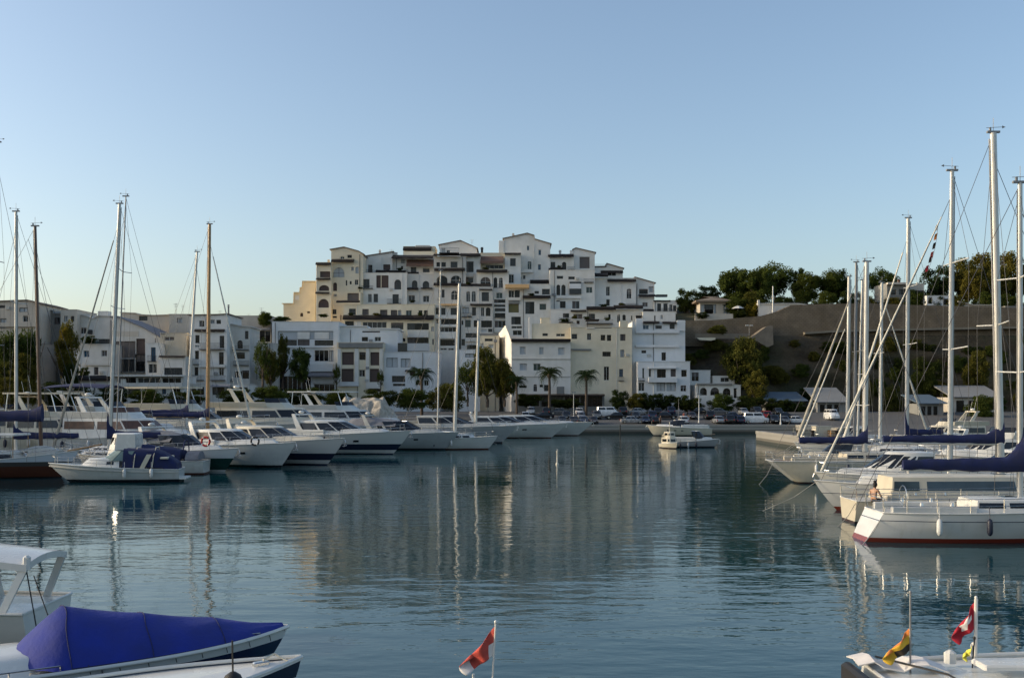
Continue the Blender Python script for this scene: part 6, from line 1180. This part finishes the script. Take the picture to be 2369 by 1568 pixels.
# ------------------------------------------------------------------ foreground boats
def cover_boat():
    # runabout lying bow to the right; everything from the windscreen forward is under a taut blue cover
    L, B = 7.6, 2.6; a = math.atan2(.50, .866); d = Vector((math.cos(a), math.sin(a), 0)); tip = Vector((-4.85, 21.75, 0)); c = tip-d*L/2
    r = thing('runabout', 'white runabout with royal blue cover and navy stripe, bow to the right, lower left', 'motorboat', (c.x,c.y,0), a)
    hm = hull_mat('runabout hull', (.56,.58,.60), (.02,.03,.06), .08, (.62,.92,(.012,.018,.055)), .18, (.64,.64,.62))
    kw = dict(dep=.3, rake=.9, sw=.9, fine=2.9, e0=.2, e1=.75, pw=1.2)
    sh = hull(r, L, B, 1.02, 1.16, hm, M_gel, **kw)
    q = MB(); rings = []; n = 18; K = 20
    def bm(x): 
        t = (x+L/2)/L
        return B/2*(.9+.1*math.sin(min(t/.42,1)*math.pi/2) if t < .42 else max(.03, 1-((t-.42)/.58)**2.9))
    x1 = L/2-.12; x0 = x1-4.35
    for i in range(n+1):
        s = i/n; x = x1-(x1-x0)*s; base = 1.16-.06*s; hgt = .08+.86*s**1.05; ww = bm(x)*.99; rg = []
        sg = -.035*math.sin(math.pi*((s*3.0) % 1))                    # the cloth sags between its hoops
        for k in range(K+1):
            y = -1+2*k/K; cr = (1-abs(y)**2.4)*(1+.10*(1-abs(y)))
            z = base+hgt*cr/1.1+sg*(1-y*y)+.010*math.sin(9*y+s*14)*(1-abs(y)**4)+.012*math.sin(23*s+4*y)*abs(y)*(1-abs(y)**6)
            rg.append((x+.03*math.sin(y*7+s*3)*s, y*ww, z))
        rings.append(rg)
    for dx, fz in ((.30,.72),(.62,.40),(.88,.10),(.93,.0)):              # down over the raked windscreen
        rings.append([(x0-dx*(1-.75*abs(-1+2*k/K)**2.2)-.05, (-1+2*k/K)*bm(x0)*(.99), 1.10+.93*fz*(1-abs(-1+2*k/K)**2.4)+.012*math.sin(k*1.9+fz*9)) for k in range(K+1)])
    q.loft(rings, closed=False, cap0=False, cap1=False); q.loft([rings[0],[(p[0]+.02,p[1],1.08) for p in rings[0]]], closed=False, cap0=False, cap1=False); cv = part('cockpit_cover', q, M_blue2, r, smooth=60)
    sb = MB()
    for i in (6, 12, n): sb.tube([tuple(Vector(p)+Vector((0,0,.006))) for p in rings[i]], .009, 5)
    part('seam', sb, M_blue, cv); hm_ = MB()
    for k in (0, K): hm_.tube([tuple(Vector(rg[k])+Vector((0,0,.01))) for rg in rings[:n+1]], .016, 5)
    part('hem', hm_, M_blue, cv)
    q = MB(); q.tube([(x,-(y+.015),z-.01) for x, y, z in sh], .035, 8); q.tube([(x,(y+.015),z-.01) for x, y, z in sh], .035, 8); part('gunwale', q, M_gel, r, smooth=60)
    for i in range(8):                                                   # tie downs along the near side
        x = x0+.3+i*.52; y = -bm(x); q = MB(); q.tube([(x,y*.98,1.15),(x+.03,y*1.02,.98)], .008, 4); part('tie_down', q, M_black, r)
    q = MB(); lo = [(-.44*L,.38*B),(-.2*L,.40*B),(-.11*L,.36*B)]; hi = [(-.43*L,.30*B),(-.2*L,.31*B),(-.14*L,.28*B)]; trunk(r, 'after_deck', lo, hi, .98, 1.22, M_gel, .1)
    q = MB(); q.bbox(-.36*L,-.26*L,-.42,.42,1.26,1.40,.06); part('sun_pad', q, M_greycan, r)
    g = MB(); P = [(x,-y*.97,z) for x, y, z in sh[1:8]]; g.tube([(x,y,z+.12) for x, y, z in P], .016, 6)
    for x, y, z in P[::2]: g.tube([(x,y,z-.04),(x,y,z+.12)], .014, 5)
    part('grab_rail', g, M_steel, r)
    for i in (6, 16): x, y, z = sh[i]; q = MB(); q.tube([(x-.08,-y+.05,z),(x-.08,-y+.05,z+.06),(x+.08,-y+.05,z+.06),(x+.08,-y+.05,z)], .015, 5); part('cleat', q, M_steel, r)
    q = MB(); q.tube([(-.02*L,-bm(-.02*L)-.02,1.06),(.0*L,-bm(0)-.06,.5)], .022, 6); part('fender_line', q, M_steel, r)
    q = MB(); q.tube([(x0-.2,.75,1.75),(x0-.45,.82,2.55)], .012, 5); part('antenna', q, M_black, r)
cover_boat()
def navy_boat():
    # the boat in front of it: only its bow part rises into the frame
    Y = 17.6; tip = at(697,1514,Y); L, B = 7.2, 2.5; a = rad(36); d = Vector((math.cos(a), math.sin(a), 0)); c = Vector((tip.x,tip.y,0))-d*L/2
    r = thing('runabout', 'open boat with white deck, navy hull and black fender, cut by the bottom edge', 'motorboat', (c.x,c.y,0), a)
    zt = 1.55
    hm = hull_mat('navy runabout hull', (.010,.014,.035), (.02,.03,.06), .08, (1.18,1.21,(.6,.6,.58)), .15, (.010,.014,.035))
    sh = hull(r, L, B, 1.36, zt, hm, M_gel, dep=.3, rake=.7, sw=.86, fine=2.1, e0=.22, e1=.5, pw=1.6)
    x, y, z = sh[14]; fender(r, x, -y-.19, z-.20, .17, .8, M_black)
    q = MB(); x, y, z = sh[16]; q.bbox(x-.08,x+.2,-.06,.06,z-.04,z+.06,.02); part('bow_roller', q, M_steel, r); q = MB(); q.tube([(x+.1,0,z+.08),(x+.35,.12,z+.12),(x+.5,-.1,z+.02)], .02, 5); part('rope', q, M_gelc, r)
    q = MB(); q.tube([(x,-(y+.012),z-.03) for x, y, z in sh], .03, 6); part('gunwale', q, M_gel, r)
navy_boat()
def arch_boat():
    # white boat with a broad roll bar, cut by the left edge
    Y = 25; L, B = 8.5, 3.0; c = Vector((X(112,Y)-L/2,Y,0)); a = rad(180)
    r = thing('cabin_cruiser', 'white cruiser with broad curved roof and slanting support, left edge of the foreground', 'motorboat', (c.x,c.y,0), a)
    hull(r, L, B, 1.0, 1.25, H_white, M_gel, dep=.35, rake=1.1, sw=.88, fine=2.4)
    lo = [(-.3*L,.42*B),(.0*L,.42*B),(.22*L,.32*B),(.32*L,.12*B)]; hi = [(-.28*L,.38*B),(.0*L,.37*B),(.12*L,.28*B),(.18*L,.1*B)]; trunk(r, 'cabin', lo, hi, .9, 1.78, M_deck, .1); band(r, 'cabin_window', lo, hi, .9, 1.78, .45, .8, (0,1,5,6), M_tintb, .012, .06)
    zt = Z(1268,Y); q = MB(); rings = []; xs = -L/2+.02
    for i in range(11):
        s = i/10; x = 2.6-(2.6-xs)*s; z = zt+.1-.34*max(0,(s-.35)/.65)**1.8; rings.append([(x,y*1.25*(1-.12*s),z+.14*(1-y*y)+dz) for y, dz in [(-1+j*.25,0) for j in range(9)]+[(1-j*.25,-.16) for j in range(9)]])
    q.loft(rings); part('roof', q, M_gel, r, smooth=45)
    q = MB()
    for s in (-1, 1):
        q.loft([[(xs+.05+.55*k+dx,s*(1.0+.2*k)+dy,zt-.3-1.25*k) for dx, dy in ((-.07,-.04),(.12,-.04),(.12,.04),(-.07,.04))] for k in (0,1)])
    part('roof_support', q, M_gel, r); q = MB(); q.tube([(xs+.05,1.0,zt-.35),(xs-.25,1.1,.6)], .016, 5); part('stay', q, M_black, r)
    q = MB(); q.bbox(xs-.05,xs+.12,.92,1.08,zt-.36,zt-.02,.05); part('lamp_housing', q, M_gel, r)
arch_boat()
# ---- flags: cloth hanging in folds on a staff
def flag(label, foot, top_z, lean, wid, hgt, cols, pattern, sag=.55, drop=.03, staff=M_alud, staffr=.014, name='flag'):
    r = thing(name, label, 'flag', foot, 0, 'flags in the foreground'); H = top_z-foot[2]; q = MB(); q.tube([(0,0,-.25),(lean,0,H)], staffr, 7); q.ell((lean,0,H+.02), .025,.025,.03); part('staff', q, staff, r, smooth=50)
    nu, nv = 18, 22; q = MB(); vs = []
    for j in range(nv+1):
        for i in range(nu+1):
            u, v = i/nu, j/nv; zt = H-drop-hgt*v*.55; k = 1-(v*.0)
            x = lean*(zt/H)-wid*u*(1-.35*sag*(1-v))*(.55+.45*math.sin(math.pi*(.12+.8*v))); z = zt-hgt*(.46*u*(1-.25*v)+ .0)-sag*.5*u*u*hgt*(1-v)*.35
            y = .055*math.sin(u*9+v*2.5)*min(1,u*3)+.03*math.sin(v*8+u*3)*u; vs.append((x,y,z))
    o = 0; q.v += vs
    for j in range(nv):
        for i in range(nu): q.f.append((j*(nu+1)+i,j*(nu+1)+i+1,(j+1)*(nu+1)+i+1,(j+1)*(nu+1)+i)); q.m.append(pattern((i+.5)/nu,(j+.5)/nv))
    c = part('cloth', q, cols, r, smooth=60, recalc=False); s = c.modifiers.new('thick','SOLIDIFY'); s.thickness = .006; return r
M_fw = mat('flag white', (.68,.64,.60), .85, var=.08, scale=6); M_fo = mat('flag orange', (.62,.20,.04), .85, var=.2, scale=6); M_fy = mat('flag yellow', (.62,.38,.03), .85, var=.15, scale=6); M_fb = mat('flag dark', (.03,.022,.015), .85, var=.2, scale=6); M_fly = mat('flag lemon', (.68,.62,.08), .85, var=.1, scale=6); M_fr = mat('flag faded red', (.50,.07,.05), .85, var=.25, scale=7); M_fc = mat('flag crimson', (.36,.012,.025), .85, var=.2, scale=6)
Yf = 15; f0 = at(1136,1600,Yf); flag('faded red flag with a pale corner drooping on a thin white staff, bottom centre', tuple(f0), Z(1441,Yf), X(1147,Yf)-f0.x, .60, .82, [M_fr, M_fw], lambda u, v: 1 if (u > .72 and v > .55) or (u < .16 and v > .55) else 0, .75, .03, M_gel, .016)
Yg = 16.2; f1 = at(2106,1540,Yg); flag('orange, yellow and dark striped flag hanging limp from a thin staff', tuple(f1), Z(1372,Yg), 0, .52, .66, [M_fo, M_fy, M_fb], lambda u, v: 0 if v < .34 else 1 if v < .68 else (2 if u < .55 else 1), .8, .55, M_alud, .016)
Yh = 16.6; f2 = at(2256,1540,Yh); flag('crimson flag with a white cross hanging limp on a white staff, bottom right', tuple(f2), Z(1384,Yh), X(2258,Yh)-f2.x, .46, .80, [M_fc, M_fw], lambda u, v: 1 if (.40 < u < .58 and .2 < v < .8) or (.42 < v < .58 and .15 < u < .85) else 0, .7, .03, M_gel, .03)
f3 = at(2247,1542,Yh-.12); flag('lemon yellow and white pennant below the crimson flag', tuple(f3), Z(1478,Yh-.12), .05, .2, .36, [M_fly, M_fw], lambda u, v: 0 if u > .4 else 1, .6, .03, M_black, .012)
def stern_boat():
    # white boat under the flags; only its after deck rises into the frame
    zt = 1.72; Y = 15.9; a = at(1997,1522,Y+.8); b = Vector((11.5,0,0)); r = thing('motor_yacht', 'white after deck of a yacht carrying the flags, bottom right corner', 'motorboat', (a.x+4.2,15.6,0), 0)
    sh = hull(r, 9.0, 3.2, 1.66, 1.9, H_white, M_gel, dep=.4, rake=1.2, sw=.72, fine=2.6, tr=.3, e0=.2, e1=.6)
    q = MB(); q.loft([[(-2.6,y,1.62+ (.14 if abs(y)<1.2 else 0)) for y in (-1.3,-1.2,1.2,1.3)],[(3.0,y,1.66+(.20 if abs(y)<1.2 else 0)) for y in (-1.3,-1.2,1.2,1.3)]], closed=False, cap0=False, cap1=False); part('cabin_top', q, M_gel, r)
    q = MB(); q.bbox(-4.60,-4.42,-1.05,1.05,1.40,1.72,.05); part('stern_locker', q, M_black, r); q = MB(); q.loft([[(-4.45+.22*i+.05*math.sin(i*2.4),.9-.12*i*.3+w,1.76+.07*math.sin(i*1.7)+.05*(k)) for w, k in ((-.3,0),(0,1),(.3,0))] for i in range(7)], closed=False, cap0=False, cap1=False); c = part('folded_cover', q, M_fw, r); c.modifiers.new('thick','SOLIDIFY').thickness = .02
    q = MB(); q.tube([(-4.0,1.1,1.78),(-3.3,-.1,1.80),(-3.1,-1.5,1.72)], .018, 6); q.tube([(-4.2,-1.2,1.70),(-2.2,-1.25,1.76)], .014, 6); part('rope', q, M_black, r); q = MB(); q.bbox(-2.6,-1.4,.2,.7,1.78,1.86,.03); part('hatch', q, M_gel, r); q = MB(); q.bbox(-1.7,-1.5,.1,.26,1.8,1.88,.03); part('cleat', q, M_black, r)
    q = MB(); q.bbox(-2.9,-2.72,.9,1.06,1.7,1.92,.05); part('stern_light', q, M_gel, r)
stern_boat()
def tiny_tender():
    r = thing('dinghy', 'small grey dinghy below the faded red flag, under the bottom edge', 'boat', (at(1136,930,15).x-.2,15.2,0), rad(10)); hull(r, 3.4, 1.5, .6, .8, H_grey, M_deck, dep=.25, rake=.4, sw=.85, fine=2.4)
    q = MB(); q.tube([(-.1,-.2,.5),(-.1,-.2,1.95)], .02, 6); part('flag_socket', q, M_gel, r)
tiny_tender()
# ------------------------------------------------------------------ rocks, mole, people, flag string
def rubble():
    from mathutils import noise as N
    Y = 172; a, b = X(735,Y), X(935,Y); mb = MB(); nx, ny = 150, 40; vs = []
    for j in range(ny+1):
        for i in range(nx+1):
            u, v = i/nx, j/ny; x = a+(b-a)*u; y = Y-5+12*v; h = 6.9*math.sin(math.pi*min(1,v*1.0))**.5*min(1, 3.2*u, 3.0*(1-u)+.25)
            p = Vector((x*.33,y*.42,0)); c = N.voronoi(p)[0]; h += .75*min(.8,(c[1]-c[0])*1.6)-.35+.5*N.noise(p*2.1); vs.append((x+.3*N.noise(p*1.7+Vector((9,0,0))), y, max(-1, h-.1 if 0 < v < 1 else -.8)))
    mb.v = vs; mb.f = [(j*(nx+1)+i,j*(nx+1)+i+1,(j+1)*(nx+1)+i+1,(j+1)*(nx+1)+i) for j in range(ny) for i in range(nx)]; mb.m = [0]*len(mb.f)
    tag(part('rocks', mb, M_stone, smooth=40), kind='structure')
rubble()
def mole_things():
    Gk = 'bollards on the stone mole'
    for i, (px, Y) in enumerate([(1846,124.6),(1880,124.8),(1935,124.6)]):
        c = at(px,930,Y); q = MB(); q.loft([[(r*math.cos(k*.628),r*math.sin(k*.628),z) for k in range(10)] for r, z in ((.22,0),(.2,.1),(.15,.5),(.26,.62),(.26,.72),(.1,.8))]); o = part('bollard', q, M_tile, None, smooth=45); o.location = (c.x,c.y,1.72); tag(o, 'iron bollard %s on the edge of the stone mole' % ('at the corner','right of the corner','farthest right')[i], 'bollard', Gk)
    for i, (px, Y, w, h, m) in enumerate([(1860,126.5,1.4,.9,M_stone),(1900,127,2.2,1.3,M_gelc),(1925,126.6,1.0,.8,M_wood),(1872,129,1.8,1.4,M_deck),(1948,128,1.6,1.1,M_stone)]):
        c = at(px,930,Y); r = thing('crate', ('low stone coloured crate','wide cream locker','small wooden crate','tall pale locker','square stone coloured crate at the right')[i]+' on the stone mole', 'crate', (c.x,c.y,1.6), R.uniform(-.3,.3), 'crates on the stone mole'); q = MB(); q.bbox(-w/2,w/2,-.5,.5,0,h,.04); part('box', q, m, r); q = MB(); q.bbox(-w/2-.04,w/2+.04,-.54,.54,h+.004,h+.08,.03); part('lid', q, m, r)
    q = MB(); x0, x1 = X(1838,125), X(1962,125); railing(q, x0, x1, 125.4, 125.4, 1.7, 2.8, .9); railing(q, x0, x1, 125.4, 125.4, 1.7, 2.3, .9); o = part('railing', q, M_gelc, None, recalc=False); tag(o, 'cream railing along the edge of the stone mole', 'railing')
mole_things()
def flag_string():
    A, B_ = at(2170,522,90), at(2138,648,90); r = thing('flag_string', 'string of small signal pennants hanging from the rigging against the sky', 'bunting', tuple(B_)); D = A-B_; q = MB(); pts = [D*(i/12)+Vector((.25*math.sin(math.pi*i/12),0,0)) for i in range(13)]; q.tube([(0,0,-9)]+pts, .015, 4); part('line', q, M_wire, r)
    for i, m in zip((2,4,5,7,9,11), (M_fc,M_fb,M_fr,M_fb,M_fo,M_fw)):
        p = pts[i]; q = MB(); q.loft([[(p.x+.05*k-.25*s,.04*math.sin(k*2),p.z+.28*k-.12*s) for s in (0,1)] for k in range(3)], closed=False, cap0=False, cap1=False); c = part('pennant', q, m, r); c.modifiers.new('thick','SOLIDIFY').thickness = .01
flag_string()
# people: one continuous skinned body each, clothing and hair as children
M_skin = mat('skin tan', (.42,.23,.14), .55, var=.08); M_hair = mat('hair dark', (.014,.010,.008), .6, var=.3, scale=20)
def skinned(name, pts, edges, radii, m, parent, rootv=0):
    me = bpy.data.meshes.new(name); me.from_pydata(pts, edges, []); me.materials.append(m); o = bpy.data.objects.new(name, me); col.objects.link(o)
    if parent: o.parent = parent
    sk = o.modifiers.new('skin','SKIN'); sk.use_smooth_shade = True
    d = me.skin_vertices[0].data
    for i, r_ in enumerate(radii): d[i].radius = r_ if isinstance(r_, tuple) else (r_, r_)
    d[rootv].use_root = True
    sb = o.modifiers.new('sub','SUBSURF'); sb.levels = 2; sb.render_levels = 2
    return o
def person(label, loc, rz, pose, top, legs, hair=M_hair, group=None, bare=False):
    r = thing('person', label, 'person', loc, rz, group)     # faces +x
    if pose == 'sit':
        J = dict(pel=(0,0,.10), wst=(-.01,0,.26), chs=(.02,0,.46), nkb=(.05,0,.60), nk=(.07,0,.67), hd=(.10,0,.76), ht=(.10,0,.86))
        for s, n in ((1,'l'),(-1,'r')):
            J.update({n+'sh':(.03,.17*s,.565), n+'el':(.12,.25*s,.32), n+'wr':(.34,.20*s,.20), n+'hp':(.03,.09*s,.10), n+'kn':(.44,.14*s,.16), n+'an':(.50,.12*s,-.27), n+'to':(.68,.13*s,-.32)})
    else:
        J = dict(pel=(0,0,.93), wst=(0,0,1.08), chs=(.01,0,1.28), nkb=(.0,0,1.43), nk=(.01,0,1.50), hd=(.03,0,1.60), ht=(.02,0,1.70))
        for s, n in ((1,'l'),(-1,'r')):
            J.update({n+'sh':(0,.18*s,1.39), n+'el':(-.02,.25*s,1.10), n+'wr':(.08,.26*s,.86), n+'hp':(0,.09*s,.91), n+'kn':(.03*s,.10*s,.48), n+'an':(-.02*s,.10*s,.08), n+'to':(.14,.12*s,.03)})
    E = [('pel','wst'),('wst','chs'),('chs','nkb'),('nkb','nk'),('nk','hd'),('hd','ht')]; rad_ = dict(pel=(.13,.10), wst=(.115,.085), chs=(.15,.10), nkb=(.075,.07), nk=.05, hd=(.075,.09), ht=(.06,.07))
    for n in 'lr':
        E += [('chs',n+'sh'),(n+'sh',n+'el'),(n+'el',n+'wr'),('pel',n+'hp'),(n+'hp',n+'kn'),(n+'kn',n+'an'),(n+'an',n+'to')]; rad_.update({n+'sh':.058,n+'el':.042,n+'wr':.028,n+'hp':.088,n+'kn':.058,n+'an':.038,n+'to':.03})
        w = Vector(J[n+'wr']); dr = (w-Vector(J[n+'el'])).normalized(); sd = 1 if n == 'l' else -1
        J[n+'pm'] = tuple(w+dr*.06); E.append((n+'wr',n+'pm')); rad_[n+'pm'] = (.034,.018)
        for k, (off, ln) in enumerate(((-.026,.075),(-.009,.09),(.009,.085),(.026,.065))):
            b = w+dr*.10+Vector((off,0,0)) if pose != 'sit' else w+dr*.10+Vector((0,off,0)); J[f'{n}f{k}'] = tuple(b); J[f'{n}g{k}'] = tuple(b+dr*ln*.6+Vector((.01,0,-.01))); E += [(n+'pm',f'{n}f{k}'),(f'{n}f{k}',f'{n}g{k}')]; rad_[f'{n}f{k}'] = .009; rad_[f'{n}g{k}'] = .007
        J[n+'th'] = tuple(w+dr*.06+Vector((.05,-.02*sd,0))); E.append((n+'pm',n+'th')); rad_[n+'th'] = .009
    K = list(J); b = skinned('body', [J[k] for k in K], [(K.index(x),K.index(y)) for x, y in E], [rad_[k] for k in K], M_skin, r)
    def cloth(name, keys, g, m, ends=()):
        ks = [k for k in keys]; P = {k: J[k] for k in ks}; ee = [(x,y) for x, y in E if x in ks and y in ks]
        for k, (p, q_, t) in ends: P[k] = tuple(Vector(J[p]).lerp(Vector(J[q_]), t)); ee.append((p,k)); 
        kk = list(P); rr = []
        for k in kk:
            v = rad_[k] if k in rad_ else rad_[dict(ends)[k][0]]; rr.append(tuple(x*g for x in (v if isinstance(v, tuple) else (v,v))))
        skinned(name, [P[k] for k in kk], [(kk.index(x),kk.index(y)) for x, y in ee], rr, m, r)
    if not bare: cloth('shirt', ['wst','chs','nkb','lsh','rsh'], 1.14, top, [('a',('lsh','lel',.6)),('b',('rsh','rel',.6)),('c',('wst','pel',.6))])
    else: cloth('swim_top', ['chs','wst'], 1.04, top)
    if pose == 'sit': cloth('shorts', ['pel','lhp','rhp'], 1.15, legs, [('a',('lhp','lkn',.55)),('b',('rhp','rkn',.55)),('c',('pel','wst',.4))])
    else: cloth('trousers', ['pel','lhp','rhp','lkn','rkn'], 1.16, legs, [('a',('lkn','lan',.9)),('b',('rkn','ran',.9)),('c',('pel','wst',.5))])
    hx, hy, hz = J['hd']; q = MB(); q.ell((hx-.025,0,hz+.055), .105,.092,.095, 12, 8)
    if bare: q.ell((hx-.05,0,hz+.17), .065,.065,.055, 10, 6); q.ell((hx-.06,0,hz-.02), .07,.075,.08, 10, 6)
    part('hair', q, hair, r, smooth=60); q = MB(); fz = hz+.0
    for s in (-1, 1): q.ell((hx+.088,s*.032,fz+.02), .010,.014,.008, 8, 5)
    part('eye', q, M_black, r); q = MB(); q.loft([[(hx+.085,-.012,fz-.015),(hx+.085,.012,fz-.015),(hx+.118,0,fz-.02)],[(hx+.08,-.006,fz+.03),(hx+.08,.006,fz+.03),(hx+.092,0,fz+.03)]]); q.ell((hx+.0,.088,fz), .02,.012,.03, 8, 5); q.ell((hx+.0,-.088,fz), .02,.012,.03, 8, 5); part('face', q, M_skin, r, smooth=60); q = MB(); q.ell((hx+.086,0,fz-.052), .008,.024,.007, 8, 5); part('mouth', q, M_fr, r)
    return r
pz = Z(1166,48.6)+.06
person('tanned person with dark pinned up hair sitting on the stern of the cream deckhouse yacht', tuple(at(2022,930,48.6).xy)+(pz,), rad(35), 'sit', M_fb, M_fb, bare=True).scale = (1.12,1.12,1.12)
GQ = 'people on the quay'
person('person in dark clothes standing on the quay edge above the lit launch', tuple(at(1528,930,193).xy)+(1.72,), rad(-80), 'stand', M_fb, M_fb, group=GQ)
person('person in a red shirt among the cars near the right end of the car park', tuple(at(1778,930,201).xy)+(ground_z(201),), rad(-120), 'stand', M_fc, M_fb, group=GQ)
person('person in a white shirt beside the thin grey post', tuple(at(1593,930,196).xy)+(ground_z(196),), rad(-60), 'stand', M_fw, M_fb, group=GQ)
person('person in a red top left of the thin grey post', tuple(at(1582,930,203).xy)+(ground_z(203),), rad(-60), 'stand', M_fr, M_fb, group=GQ)
tp = at(0,0,250); pY = 251.2
person('dark clothed person on the terrace below the stacked loggias', (X(788.5,pY),pY,Z(743,pY)), rad(-90), 'stand', M_fb, M_fb)
